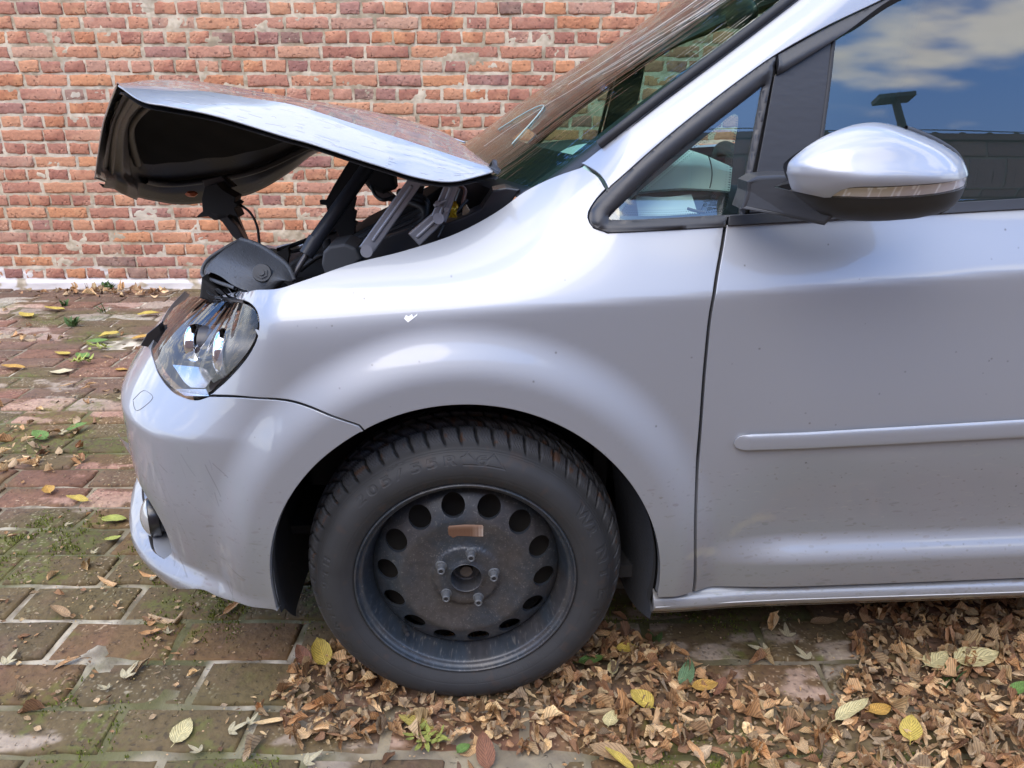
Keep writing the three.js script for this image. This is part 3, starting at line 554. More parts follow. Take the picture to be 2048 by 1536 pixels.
// quarter window: rubber frame, glass with printed border and marks
const quarter = add(new THREE.Group(), 'quarter_window', car);
const qIn = loop(run(px([[1219, 440], [1216, 434], [1222, 426], [1240, 409], [1330, 325], [1430, 245], [1526, 171]])), run(px([[1526, 171], [1510, 260], [1479, 429]])), run(px([[1479, 429], [1350, 436], [1245, 441], [1219, 440]])));
{
  const out = loop(run(px([[1215, 378], [1190, 405], [1178, 432], [1185, 450], [1215, 463]])), run(px([[1215, 463], [1330, 458], [1448, 451]])), run(px([[1448, 451], [1452, 432]])), run(px([[1452, 432], [1486, 430]])), run(px([[1486, 430], [1520, 260], [1543, 146], [1550, 113]])), run(px([[1550, 111], [1490, 153], [1430, 198], [1360, 253], [1290, 312], [1215, 378]])));
  const rev = areaOf(out) * areaOf(qIn) > 0 ? qIn.slice().reverse() : qIn;
  let bi = 0, bj = 0, bd = 1e9; out.forEach((a, i) => rev.forEach((b, j) => { const d = Math.hypot(a[0] - b[0], a[1] - b[1]); if (d < bd) { bd = d; bi = i; bj = j; } }));
  const ring = [...out.slice(bi), ...out.slice(0, bi + 1), ...rev.slice(bj), ...rev.slice(0, bj + 1)];
    const sOut = [...out, out[0]], sIn = [...rev, rev[0]];
  const surf = (s, y) => { const a = segDist(sOut, s, y), b = segDist(sIn, s, y), t = a / (a + b + 1e-6); return body(s, y, 0.004 + Math.min(0.011, 0.35 * (a + b)) * Math.sqrt(clamp(4 * t * (1 - t), 0, 1)) - 0.004 * t); };
  obj('rubber_frame', sheet(ring, { surf, step: 0.006, depth: 0.012, round: 0.0012 }), blackTrim, quarter);
  const glassSurf = raised(-0.004);
  obj('pane', sheet(inset(qIn, -0.004), { surf: glassSurf, step: 0.02, rim: false }), sideGlass, quarter);
  const fr = inset(qIn, 0.020).filter((_, i) => i % 1 === 0), frIn = loop(run(px([[1248, 433], [1243, 425], [1256, 407], [1340, 334], [1420, 268], [1476, 228], [1470, 300], [1458, 405], [1448, 424], [1420, 428], [1330, 433], [1248, 433]])));
  const q = areaOf(qIn) * areaOf(frIn) > 0 ? frIn.slice().reverse() : frIn;
  let ci = 0, cj = 0, cd = 1e9; qIn.forEach((a, i) => q.forEach((b, j) => { const d = Math.hypot(a[0] - b[0], a[1] - b[1]); if (d < cd) { cd = d; ci = i; cj = j; } }));
  obj('printed_border', sheet([...qIn.slice(ci), ...qIn.slice(0, ci + 1), ...q.slice(cj), ...q.slice(0, cj + 1)], { surf: raised(-0.0065), step: 0.02, rim: false }), blackGloss, quarter);
  const dots = [], dg = new THREE.CircleGeometry(0.0011, 6), o = new THREE.Object3D();
  const seg = run(frIn.concat([frIn[0]]), 0.0042), sg = Math.sign(areaOf(frIn));
  seg.forEach((p, i) => { const c = seg[(i + 1) % seg.length], l = Math.hypot(c[0] - p[0], c[1] - p[1]) || 1, nx = -sg * (c[1] - p[1]) / l, ny = sg * (c[0] - p[0]) / l; for (let k = 0; k < 3; k++) { const w = body(p[0] + nx * (0.002 + 0.0036 * k) + (k % 2) * 0.0018, p[1] + ny * (0.002 + 0.0036 * k), -0.0065); const m = dg.clone().scale(1 - 0.26 * k, 1 - 0.26 * k, 1).rotateX(-0.3).translate(w.x, w.y, w.z); dots.push(m); } });
  obj('printed_dots', dots, blackGloss, quarter).userData.kind = 'stuff';
  // maker's mark and approval lines on the glass
  const printMap = canvasTex(512, 512, (g) => {
    g.clearRect(0, 0, 512, 512); g.strokeStyle = g.fillStyle = '#000'; g.lineWidth = 13; g.lineJoin = 'miter';
    g.beginPath(); g.arc(330, 90, 66, 0, 7); g.stroke();
    g.lineWidth = 12; g.beginPath(); g.moveTo(300, 34); g.lineTo(330, 92); g.lineTo(360, 34); g.stroke();
    g.beginPath(); g.moveTo(277, 62); g.lineTo(308, 146); g.lineTo(330, 100); g.lineTo(352, 146); g.lineTo(383, 62); g.stroke();
    g.font = 'bold 46px sans-serif'; g.fillText('EUROPE 43R 00048', 60, 232, 400); g.fillText('SEKURIT', 240, 288, 220);
    g.lineWidth = 8; g.beginPath(); g.arc(104, 318, 48, 0, 7); g.stroke(); g.fillText('E1', 78, 336, 56);
    g.fillText('43R 000481', 190, 345, 270);
    g.beginPath(); g.ellipse(236, 430, 66, 40, 0, 0, 7); g.stroke(); g.fillText('CCC', 196, 447, 80); g.fillText('E000199', 318, 447, 150);
  });
  const c0 = S(1422, 405), m = new THREE.Mesh(new THREE.PlaneGeometry(0.032, 0.032), std([1, 1, 1], 0.5, { map: printMap, transparent: true, alphaTest: 0.4, color: 0x060606 }));
  m.position.copy(body(c0[0], c0[1], -0.0022)); m.rotation.set(-0.28, 0, 0); add(m, 'glass_print', quarter);
}
// black panel in front of the mirror, door frame, belt strip, door glass
{
  const blk = add(new THREE.Group(), 'window_frame', door);
  const sail = loop(run(px([[1499, 424], [1524, 290], [1549, 152]])), run(px([[1549, 152], [1600, 118], [1668, 76]])), run(px([[1668, 76], [1650, 220], [1622, 418]])), run(px([[1622, 418], [1560, 421], [1499, 424]])));
  obj('mirror_panel', sheet(sail, { surf: raised(0.003), step: 0.012, depth: 0.012 }), blackTrim, blk);
  const upper = loop(run(px([[1556, 110], [1650, 58], [1763, 3]])), run([px([[1763, 3]])[0], [0.94, 1.448], [1.12, 1.51], [1.35, 1.54], [1.6, 1.55]]), run([[1.6, 1.55], [1.6, 1.52]]), run([[1.6, 1.52], [1.35, 1.512], [1.12, 1.485], [0.93, 1.425], ...px([[1790, -8], [1668, 76], [1551, 150]])]), run(px([[1551, 150], [1556, 110]])));
  const uOut = run(px([[1556, 110], [1650, 58], [1763, 3]]).concat([[0.94, 1.448], [1.12, 1.51], [1.6, 1.55]]), 0.01);
  obj('frame_strip', sheet(upper, { surf: (s, y) => { const d = segDist(uOut, s, y); return body(s, y, 0.004 + 0.010 * Math.sin(clamp(d / 0.035) * Math.PI)); }, step: 0.008, depth: 0.014 }), blackTrim, blk);
  const e1 = [DOOR_END, belt.at(-1)[1] + 0.021], lowB = loop(run([...px([[1456, 449], [1650, 438], [1850, 427], [2047, 416]]), e1]), run([e1, [e1[0], e1[1] + 0.026]]), run([[e1[0], e1[1] + 0.026], ...px([[2047, 397], [1850, 408], [1650, 418], [1458, 431]])]), run(px([[1458, 431], [1456, 449]])));
  obj('belt_strip', sheet(lowB, { surf: raised(0.005), step: 0.008, depth: 0.014 }), blackTrim, blk);
  obj('glass_channel', tube(px([[1666, 80], [1650, 215], [1622, 416]]).map((p) => body(...p, 0.001)), 0.0045, 8, 24), rubber, blk);
  obj('post_gap', sheet(loop(run(px([[1484, 428], [1518, 260], [1541, 145], [1550, 104]])), run(px([[1550, 104], [1562, 104]])), run(px([[1562, 104], [1556, 148], [1532, 262], [1504, 428]])), run(px([[1504, 428], [1484, 428]]))), { surf: raised(-0.010), step: 0.01, rim: false }), blackMatt, blk);
  const gl = loop(run([...px([[1622, 418], [1850, 406], [2047, 395]]), [DOOR_END, e1[1] + 0.025]]), run([[DOOR_END, e1[1] + 0.025], [DOOR_END, 1.53]]), run([[DOOR_END, 1.53], [1.12, 1.49], [0.93, 1.43], ...px([[1790, -10], [1668, 75]])]), run(px([[1668, 75], [1650, 215], [1622, 418]])));
  obj('door_glass', sheet(gl, { surf: raised(-0.007), step: 0.02, rim: false }), sideGlass, door);
}
// windscreen: rounded in plan, with a black edge; wet streaks run down it
const screenMap = (() => {
  const h = dataTex(1024, 1024, (u, v) => {
    const w = 0.03 * fbmT(u, v, 6, 3, 4);
    return 0.5 + 0.5 * (noiseT((u + w) * 128, v * 6, 128, 5) - 0.5) + 0.35 * (noiseT((u + w) * 64, v * 8, 64, 9) - 0.5) + 0.18 * (fbmT(u, v, 40, 3, 12) - 0.5);
  });
  h.repeat.set(3, 1); return h;
})();
const edgeCurve = new THREE.CatmullRomCurve3([V3(0.14, 1.03, 0), ...scrEdge.map(([s, y]) => V3(s, y, 0))].map((p) => { const q = body(p.x, p.y, -0.014); return q; }), false, 'centripetal');
function screen(a, t, back = 0) {                                         // a: 1 near edge, -1 far edge
  const e = edgeCurve.getPointAt(clamp(t)), zm = CAR_Z / 2, q = 1 - a * a, q2 = 1 - Math.abs(a) ** 4;
  return V3(e.x - lerp(0.17, 0.0, t) * (0.6 * q + 0.4 * q2) + back * 0.8, e.y + 0.018 * q - back, zm + (e.z - zm) * a);
}
{
  const ws = add(new THREE.Group(), 'windscreen', car);
  const glass = phy([0.45, 0.64, 0.57], 0.0, { transmission: 1, thickness: 0, ior: 1.62, bumpMap: screenMap, bumpScale: 0.0007, side: THREE.DoubleSide });
  const aMax = 0.965;
  obj('pane', patch((u, v) => screen(lerp(-aMax, aMax, u), lerp(0.02, 0.98, v)), 90, 50, { uv: (a, b) => [a, b] }), glass, ws);
  for (const sg of [1, -1]) obj('border', patch((u, v) => screen(sg * lerp(aMax - 0.035, 1.0, u), lerp(0.0, 1, v), 0.004), 6, 50), blackTrim, ws);
  obj('border', patch((u, v) => screen(lerp(-1, 1, u), lerp(0.0, 0.10, v), 0.006), 60, 4), blackGloss, ws);
  obj('edge_trim', tube(Array.from({ length: 24 }, (_, i) => screen(0.992, 0.12 + i / 27, -0.002)), 0.0085, 8, 60), rubber, ws);
  // cracks run up the glass from the blow at its foot
  reseed(303);
  const lines = [];
  for (let k = 0; k < 13; k++) {
    let a = rr(0.12, 0.66), t = rr(0.06, 0.5); const pts = [], n = 5 + Math.floor(rr(0, 8)), da = rr(-0.012, 0.02);
    for (let i = 0; i < n; i++) { pts.push(screen(clamp(a, -0.9, 0.9), clamp(t, 0.03, 0.97), -0.0012)); a += da + rr(-0.012, 0.012); t += rr(0.015, 0.05); }
    lines.push(tube(pts, rr(0.0003, 0.0006), 4, n * 3, 0.2));
  }
  obj('crack', lines, std([0.5, 0.46, 0.40], 0.4), ws).userData.kind = 'stuff';
  const shard = [[0.28, 0.10], [0.36, 0.155], [0.44, 0.175], [0.52, 0.155], [0.62, 0.085]].map(([a, t]) => screen(a, t, -0.002));
  obj('crack_edge', tube(shard, 0.0015, 6, 30), std([0.28, 0.38, 0.35], 0.25), ws);
}

// ---------------------------------------------------------------- wheel
const wheel = add(new THREE.Group(), 'front_wheel', car);
wheel.position.set(0.002, 0.302, -0.002);
{
  // tyre: cross-section as (radius, z), grooves cut into shoulder and tread
  const prof = new THREE.CatmullRomCurve3([[0.2165, -0.010], [0.2215, -0.004], [0.228, 0.001], [0.240, 0.0085], [0.2545, 0.0115], [0.268, 0.0085], [0.277, 0.002], [0.286, -0.008], [0.297, -0.024], [0.3055, -0.044], [0.3115, -0.066], [0.3145, -0.09], [0.315, -0.105], [0.3145, -0.12], [0.311, -0.15], [0.300, -0.18], [0.275, -0.205], [0.24, -0.212]].map(([r, z]) => V3(r < 0.2215 ? r : 0.2215 + (r - 0.2215) * 1.11, z, 0)), false, 'centripetal');
  const N = 61, nu = N * 16, nv = 74, table = prof.getSpacedPoints(nv), total = prof.getLength();
  const text = canvasTex(2048, 512, (g, w, h) => {
    g.fillStyle = '#707070'; g.fillRect(0, 0, w, h);
    reseed(8);
    for (let i = 0; i < 5000; i++) { const q = 100 + rr(-22, 22); g.fillStyle = `rgba(${q},${q},${q},0.5)`; g.fillRect(rr(0, w), rr(0, h), rr(1, 5), rr(1, 2)); }
    const put = (deg, s, size, y, sp) => { g.save(); g.font = `bold ${size}px sans-serif`; g.fillStyle = '#ffffff'; const step = sp / 2048 * w; let x = ((deg + 360) % 360) / 360 * w; for (const ch of s) { g.save(); g.translate(x % w, y); g.scale(1.25, 1); g.fillText(ch, 0, 0); g.restore(); x += step; } g.restore(); };
    // v runs outwards from the bead; rows of the canvas from the top are the shoulder
    const Y = (v) => h - v * h;
    put(-47, '205/55R16', 40, Y(0.165), 37); put(-30, 'M+S', 18, Y(0.236), 18); put(52, 'WINTER', 52, Y(0.155), 58); put(140, 'CONTACT', 46, Y(0.16), 52); put(218, '205/55R16 91H', 30, Y(0.17), 30);
    g.strokeStyle = '#ffffff'; g.lineWidth = 4; for (const d of [2, 12]) { const x = d / 360 * w; g.beginPath(); g.moveTo(x - 26, Y(0.165)); g.lineTo(x, Y(0.235)); g.lineTo(x + 26, Y(0.165)); g.closePath(); g.stroke(); }
    g.fillStyle = '#a0a0a0'; g.fillRect(0, Y(0.262), w, 5); g.fillRect(0, Y(0.245), w, 3); g.fillRect(0, Y(0.10), w, 3);
    for (let i = 0; i < 150; i++) { g.fillRect(i / 150 * w + rr(-3, 3), Y(rr(0.06, 0.11)), 2, rr(3, 12)); }
    // sipes in the blocks
    g.strokeStyle = '#101010'; g.lineWidth = 2.2;
    for (let k = 0; k < N; k++) for (let q = 0; q < 4; q++) { const x0 = (k + 0.30 + q * 0.18) / N * w; g.beginPath(); for (let m = 0; m <= 16; m++) { const v = 0.30 + m * 0.012; const x = x0 + ((m % 4 < 2) ? 1.6 : -1.6) + bend(v) / N * w; m ? g.lineTo(x, Y(v)) : g.moveTo(x, Y(v)); } g.stroke(); }
  }, { srgb: false, repeat: true });
  function bend(v) { return -1.5 * Math.max(0, v - 0.40) * 8 * (v > 0.40 ? 1 : 0) - 0.25 * Math.sin((v - 0.27) * 14); }
  const pos = [], uv = [], col = [], idx = [];
  for (let j = 0; j <= nv; j++) for (let i = 0; i <= nu; i++) {
    const u = i / nu, v = j / nv, p = table[j], a = u * 2 * Math.PI;
    let d = 0;
    if (v > 0.275 && v < 0.86) {
      const vm = v < 0.575 ? v : 1.15 - v, f = (((u * N - bend(vm)) % 1) + 1) % 1, e = Math.min(f, 1 - f);
      d = 0.0065 * smooth(0.10, 0.06, e) * smooth(0.275, 0.31, vm);
      const ringAt = Math.abs(vm - 0.425); d = Math.max(d, 0.004 * smooth(0.010, 0.005, ringAt)); d = Math.max(d, 0.007 * smooth(0.018, 0.012, Math.abs(vm - 0.53)));
    }
    const q = table[Math.min(j + 1, nv)], o = table[Math.max(j - 1, 0)], tl = Math.hypot(q.x - o.x, q.y - o.y), nr = -(q.y - o.y) / tl, nz = (q.x - o.x) / tl;
    const r = p.x - d * nr, y0 = Math.cos(a) * r, flat = Math.max(0, -0.3005 - y0), z = p.y - d * nz + 0.35 * flat * (v < 0.5 ? 1 : -1);     // flattened where it stands
    pos.push(Math.sin(a) * r, y0 + flat, z); uv.push(u, v);
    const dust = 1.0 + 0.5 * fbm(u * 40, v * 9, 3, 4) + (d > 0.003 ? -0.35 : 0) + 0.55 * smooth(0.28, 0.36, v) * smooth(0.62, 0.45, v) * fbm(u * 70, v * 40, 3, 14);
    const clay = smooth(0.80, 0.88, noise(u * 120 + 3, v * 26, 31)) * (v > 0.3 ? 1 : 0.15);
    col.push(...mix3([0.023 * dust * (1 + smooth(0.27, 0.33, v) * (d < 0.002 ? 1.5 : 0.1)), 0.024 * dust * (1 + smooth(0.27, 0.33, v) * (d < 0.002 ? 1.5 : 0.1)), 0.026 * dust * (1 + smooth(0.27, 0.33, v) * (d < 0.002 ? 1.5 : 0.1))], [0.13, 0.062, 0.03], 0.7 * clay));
  }
  for (let j = 0; j < nv; j++) for (let i = 0; i < nu; i++) { const a = j * (nu + 1) + i, w = nu + 1; idx.push(a, a + w, a + 1, a + 1, a + w, a + w + 1); }
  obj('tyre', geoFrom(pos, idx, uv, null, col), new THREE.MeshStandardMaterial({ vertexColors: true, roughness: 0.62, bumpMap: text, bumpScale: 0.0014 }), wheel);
  // steel rim
  const rimMap = dataTex(512, 512, (u, v) => {
    const f = fbm(u * 9, v * 9, 5, 3), g = fbm(u * 60, v * 60, 2, 6), r = Math.hypot(u - 0.5, v - 0.5) * 0.5;
    let c = mix3([0.025, 0.033, 0.043], [0.036, 0.036, 0.039], smooth(0.35, 0.65, f));
    c = mix3(c, [0.056, 0.048, 0.043], 0.6 * smooth(0.145, 0.12, r) * smooth(0.045, 0.06, r) * smooth(0.3, 0.6, fbm(u * 5 + 3, v * 5, 4, 9)));
    return mix3(c, [0.16, 0.15, 0.14], 0.5 * smooth(0.80, 0.9, noise(u * 240, v * 240, 2))).map((q) => q * (0.7 + 0.6 * g));
  }, { srgb: true, repeat: false });
  const rimMat = phy([1, 1, 1], 0.40, { map: rimMap, clearcoat: 0.25, clearcoatRoughness: 0.35 });
  const ringUv = (x, y) => [x / 0.5 + 0.5, y / 0.5 + 0.5];
  const lathe = (list, n = 160) => { const c = new THREE.CatmullRomCurve3(list.map(([r, z]) => V3(r, z, 0)), false, 'centripetal', 0.5).getSpacedPoints(60); return patch((u, v) => { const p = c[Math.round(v * 60)], a = u * 2 * Math.PI; return V3(Math.sin(a) * p.x, Math.cos(a) * p.x, p.y); }, n, 60, { closeU: true, uv: (u, v) => { const p = c[Math.round(v * 60)], a = u * 2 * Math.PI; return ringUv(Math.sin(a) * p.x, Math.cos(a) * p.x); } }); };
  const rim = obj('rim', lathe([[0.2145, -0.020], [0.2195, -0.010], [0.2212, -0.004], [0.2205, -0.0005], [0.2185, 0.0008], [0.2165, -0.001], [0.2145, -0.007], [0.211, -0.0115], [0.206, -0.015], [0.2025, -0.024], [0.1995, -0.038], [0.1965, -0.052], [0.192, -0.064], [0.188, -0.07]]), rimMat, wheel);
  const discZ = (r) => {
    const pts = [[0.02, -0.022], [0.0325, -0.018], [0.036, -0.0195], [0.041, -0.022], [0.064, -0.0235], [0.072, -0.029], [0.095, -0.0275], [0.122, -0.0225], [0.130, -0.022], [0.138, -0.0245], [0.158, -0.0345], [0.178, -0.048], [0.187, -0.058], [0.192, -0.066]];
    for (let i = 1; i < pts.length; i++) if (r <= pts[i][0]) { const a = pts[Math.max(i - 2, 0)], b = pts[i - 1], c = pts[i], d = pts[Math.min(i + 1, pts.length - 1)], t = clamp((r - b[0]) / (c[0] - b[0])), m1 = (c[1] - a[1]) / (c[0] - a[0]) * (c[0] - b[0]), m2 = (d[1] - b[1]) / (d[0] - b[0]) * (c[0] - b[0]); return (2 * t ** 3 - 3 * t * t + 1) * b[1] + (t ** 3 - 2 * t * t + t) * m1 + (3 * t * t - 2 * t ** 3) * c[1] + (t ** 3 - t * t) * m2; }
    return -0.066;
  };
  const disc = (x, y) => V3(x, y, discZ(Math.hypot(x, y)));
  const pieces = [], H = 14, HR = 0.1585, hr = 0.0226;
  for (let k = 0; k < H; k++) for (const side of [-1, 1]) {
    const a0 = (k / H) * 2 * Math.PI - 0.14, half = Math.PI / H * side, P = (r, a) => [Math.sin(a) * r, Math.cos(a) * r];
    const arcAt = (r, n, a, b) => Array.from({ length: n + 1 }, (_, i) => P(r, lerp(a, b, i / n)));
    const c = P(HR, a0), hole = Array.from({ length: 17 }, (_, i) => { const q = Math.PI * i / 16, lx = Math.sin(q) * hr * side * 1.04, ly = Math.cos(q) * hr * 0.97; return [c[0] + lx * Math.cos(a0) + ly * Math.sin(a0), c[1] - lx * Math.sin(a0) + ly * Math.cos(a0)]; });
    const poly = loop(arcAt(0.19, 8, a0, a0 + half), [P(0.19, a0 + half), P(0.0335, a0 + half)], arcAt(0.0335, 3, a0 + half, a0), [P(0.0335, a0), hole[16]], hole.slice().reverse(), [hole[0], P(0.19, a0)]);
    pieces.push(sheet(poly, { surf: disc, step: 0.0055, rim: false, uv: ringUv }));
    // turned-in edge of each hole
    const ed = []; for (const h of hole) ed.push(h);
    pieces.push(patch((u, v) => { const h = ed[Math.round(u * 16)], p = disc(h[0], h[1]); p.z -= 0.009 * v; return p; }, 16, 1, { uv: () => [0.5, 0.9] }));
  }
  obj('disc', pieces, rimMat, wheel);
  obj('hub_bore', lathe([[0.0335, -0.0182], [0.0325, -0.0165], [0.031, -0.018], [0.0295, -0.036], [0.029, -0.055], [0.018, -0.057], [0.001, -0.057]], 48), rimMat, wheel);
  obj('axle_bolt', new THREE.CylinderGeometry(0.0125, 0.014, 0.012, 12).rotateX(Math.PI / 2).translate(0, 0, -0.046), std([0.075, 0.062, 0.052], 0.6), wheel);
  const boltMat = std([0.17, 0.18, 0.19], 0.42, { metalness: 0.55, bumpMap: gritBump, bumpScale: 0.001 });
  for (let k = 0; k < 5; k++) {
    const a = (11 + k * 72) * Math.PI / 180, g = [new THREE.CylinderGeometry(0.0105, 0.0122, 0.006, 18).translate(0, 0.003, 0), new THREE.CylinderGeometry(0.0082, 0.0088, 0.017, 6).translate(0, 0.013, 0), new THREE.TorusGeometry(0.0058, 0.0022, 8, 16).rotateX(Math.PI / 2).translate(0, 0.0213, 0)];
    const o = obj('wheel_bolt', g.map((q) => q.rotateX(Math.PI / 2).translate(Math.sin(a) * 0.056, Math.cos(a) * 0.056, -0.0255)), boltMat, wheel);
    obj('socket', new THREE.CylinderGeometry(0.0045, 0.0045, 0.0012, 12).rotateX(Math.PI / 2).translate(Math.sin(a) * 0.056, Math.cos(a) * 0.056, -0.0037), blackMatt, o);
  }
  const va = 223 * Math.PI / 180, vp = (r, z) => V3(Math.sin(va) * r, Math.cos(va) * r, z);
  obj('valve', [rod(vp(0.197, -0.055), vp(0.187, -0.030), 0.0055, 0.005), rod(vp(0.187, -0.030), vp(0.181, -0.016), 0.0042, 0.004)], rubber, wheel);
  const label = canvasTex(256, 96, (g) => {
    g.fillStyle = '#6a4c3a'; g.fillRect(0, 0, 256, 96); reseed(3);
    for (let x = 0; x < 256; x += 5) { const t = Math.max(0, (x - 150) / 106); g.fillStyle = `rgba(${lerp(120, 240, t)},${lerp(88, 232, t)},${lerp(68, 222, t)},${0.5 + 0.5 * t})`; g.fillRect(x, 6, rr(1, 4), 86); }
    const gr = g.createLinearGradient(0, 0, 0, 40); gr.addColorStop(0, 'rgba(190,160,140,0.9)'); gr.addColorStop(1, 'rgba(120,90,70,0)'); g.fillStyle = gr; g.fillRect(0, 0, 256, 40);
  });
  const lb = [[-0.033, 0.115], [-0.031, 0.1195], [0, 0.1212], [0.034, 0.1195], [0.036, 0.116], [0.0355, 0.0895], [0.028, 0.0895], [-0.015, 0.093], [-0.024, 0.0885], [-0.033, 0.098]];
  obj('barcode_sticker', sheet(lb, { surf: (x, y) => disc(x, y).add(V3(0, 0, 0.0007)), step: 0.006, rim: false, uv: (x, y) => [(x + 0.033) / 0.069, (y - 0.089) / 0.032] }), std([1, 1, 1], 0.5, { map: label }), wheel);
  obj('brake_drum', new THREE.CylinderGeometry(0.188, 0.188, 0.02, 40).rotateX(Math.PI / 2).translate(0, 0, -0.095), std([0.02, 0.018, 0.016], 0.7), wheel);
}
// wheel-house liner and the space behind it
{
  const arc = (r, z, a) => V3(ARCH[0] + Math.sin(a) * r, ARCH[1] + Math.cos(a) * r, z);
  const lin0 = patch((u, v) => { const a = lerp(-1.76 - 0.19 * smooth(0.02, 0.2, v), 1.78, u), r = lerp(0.371, 0.395, smooth(0, 0.3, v)) + 0.004 * Math.sin(u * 60) * v; return arc(r, lerp(0.018, -0.42, v), a); }, 60, 16);
  obj('wheel_liner', [lin0, patch((u, v) => { const a = lerp(-2.26, 1.78, u); return arc(lerp(0.395, 0.02, v), -0.42, a); }, 40, 4)], std([0.016, 0.016, 0.017], 0.8, { bumpMap: gritBump, bumpScale: 0.002 }), car);
  // splash shield hanging behind the wheel
  obj('splash_shield', patch((u, v) => V3(lerp(0.372, 0.335 - 0.03 * (1 - v), u) + 0.012 * Math.sin(v * 3), lerp(0.52, 0.212 - 0.03 * Math.sin(u * 3.1), v) + 0.02 * u * (1 - v), lerp(0.012, -0.2, u)), 10, 20), std([0.033, 0.036, 0.042], 0.6, { bumpMap: gritBump, bumpScale: 0.002 }), car);
}

// ---------------------------------------------------------------- door mirror, folded against the door
{
  const mirror = add(new THREE.Group(), 'door_mirror', door);
  const Z0 = 0.085, at = (list, z = 0.11) => list.map(([u, v]) => { const p = L(u, v, z); return [p.x, p.y]; });
  const out = run(at([[1569, 345], [1574, 324], [1600, 300], [1642, 274], [1695, 253], [1735, 245], [1775, 246], [1840, 264], [1900, 290], [1934, 315], [1947, 345], [1944, 376], [1930, 405], [1900, 427], [1850, 440], [1780, 446], [1700, 443], [1655, 434], [1612, 408], [1580, 378], [1569, 345]]), 0.004);
  const C = at([[1765, 352]])[0];
  const reach = (a) => { const dx = Math.cos(a), dy = Math.sin(a); let best = 0.05; for (let i = 0; i < out.length - 1; i++) { const [x1, y1] = out[i], [x2, y2] = out[i + 1], ex = x2 - x1, ey = y2 - y1, den = dx * ey - dy * ex; if (Math.abs(den) < 1e-12) continue; const t = ((x1 - C[0]) * ey - (y1 - C[1]) * ex) / den, q = ((x1 - C[0]) * dy - (y1 - C[1]) * dx) / den; if (t > 0 && q >= -1e-6 && q <= 1 + 1e-6) best = t; } return best; };
  const table = Array.from({ length: 721 }, (_, i) => reach(i / 720 * 2 * Math.PI));
  const rad = (a) => { const q = ((a / (2 * Math.PI)) % 1 + 1) % 1 * 720, i = Math.floor(q); return lerp(table[i], table[(i + 1) % 721], q - i); };
  const dome = (off) => (x, y) => { const dx = x - C[0], dy = y - C[1], r = Math.hypot(dx, dy) / rad(Math.atan2(dy, dx)), k = Math.sqrt(Math.max(0.0005, 1 - Math.min(r, 1) ** 2.5)); return V3(x, y, Z0 + 0.082 * k + off + 0.012 * Math.exp(-(((y - C[1] - 0.004) / 0.020) ** 2)) * k * clamp(1 - r * r) - 0.02 * (x - C[0]) / 0.14 * (1 - k)); };
  const capLow = at([[1578, 381], [1610, 386], [1637, 389], [1645, 379], [1656, 370], [1675, 365], [1720, 363], [1800, 358], [1880, 352], [1943, 345]]);
  const sigLow = at([[1640, 389], [1665, 388], [1700, 388], [1800, 384], [1880, 375], [1942, 366]]);
  // walk the outline between two of its points
  const near = (p) => { let b = 0, d = 9; out.forEach((q, i) => { const e = Math.hypot(q[0] - p[0], q[1] - p[1]); if (e < d) { d = e; b = i; } }); return b; };
  const arcOf = (a, b) => { const o = []; for (let i = a; ; i = (i + 1) % (out.length - 1)) { o.push(out[i]); if (i === b) break; } return o; };
  const iA = near(capLow[0]) % (out.length - 1), iB = near(capLow.at(-1)), iC = near(sigLow.at(-1));
  const opt = { step: 0.006, depth: 0.045, round: 0.001 };
  obj('cap', sheet(inset(loop(arcOf(iA, iB), run(capLow.slice().reverse())), 0.0006), { surf: dome(0.004), ...opt }), plainPaint, mirror);
  obj('housing', sheet(inset(loop(arcOf(iC, iA), run(capLow.slice(0, 3)), run([capLow[2], sigLow[0]]), run(sigLow)), 0.0006), { surf: dome(0), ...opt }), std([0.017, 0.017, 0.018], 0.5, { bumpMap: flake, bumpScale: 0.0004 }), mirror);
  const sigPoly = loop(run(capLow.slice(2)), arcOf(iB, iC), run(sigLow.slice().reverse()));
  const sig = obj('turn_signal', sheet(inset(sigPoly, 0.0008), { surf: dome(0.003), step: 0.005, depth: 0.008, round: 0.001 }), clearLens, mirror);
  const bulb = dataTex(256, 32, (u, v) => { const k = u * 7 % 1; const hot = smooth(0.08, 0.0, Math.abs(k - 0.5)) + smooth(0.75, 0.9, noise(u * 40, v * 5, 3)); return mix3(mix3([0.60, 0.54, 0.46], [0.58, 0.53, 0.53], smooth(0.3, 0.5, u)), [0.85, 0.85, 0.86], clamp(hot)); }, { srgb: true });
  const x0 = sigLow[0][0], x1 = sigLow.at(-1)[0];
  obj('reflector', sheet(inset(sigPoly, 0.002), { surf: dome(-0.003), step: 0.006, rim: false, uv: (x, y) => [(x - x0) / (x1 - x0), (y - C[1]) / 0.05] }), std([1.3, 1.3, 1.3], 0.25, { map: bulb, metalness: 0.15 }), mirror);
  // back of the shell and the dark rim round the glass side
  obj('shell_back', sheet(inset(out.slice(0, -1), 0.016), { surf: (x, y) => { const p = dome(0)(x, y); p.z = Z0 - (p.z - Z0) * 0.45; return p; }, step: 0.01, rim: false }), blackTrim, mirror);
  obj('rim', tube(arcOf(near(at([[1830, 262]])[0]), near(at([[1900, 427]])[0])).map(([x, y]) => V3(x - 0.001, y, Z0 - 0.004)), 0.0065, 10, 60), blackTrim, mirror);
  // arm to the door
  const a0 = at([[1517, 380], [1530, 371], [1560, 365], [1582, 360]], 0.05), a1 = at([[1640, 391], [1646, 432]], 0.09), a2 = at([[1610, 437], [1560, 430], [1502, 424], [1512, 395]], 0.04);
  const armP = [...a0, ...at([[1584, 382], [1636, 391]], 0.1), ...a1.slice(1), ...a2];
  const sh = new THREE.Shape(armP.map((p) => new THREE.Vector2(...p)));
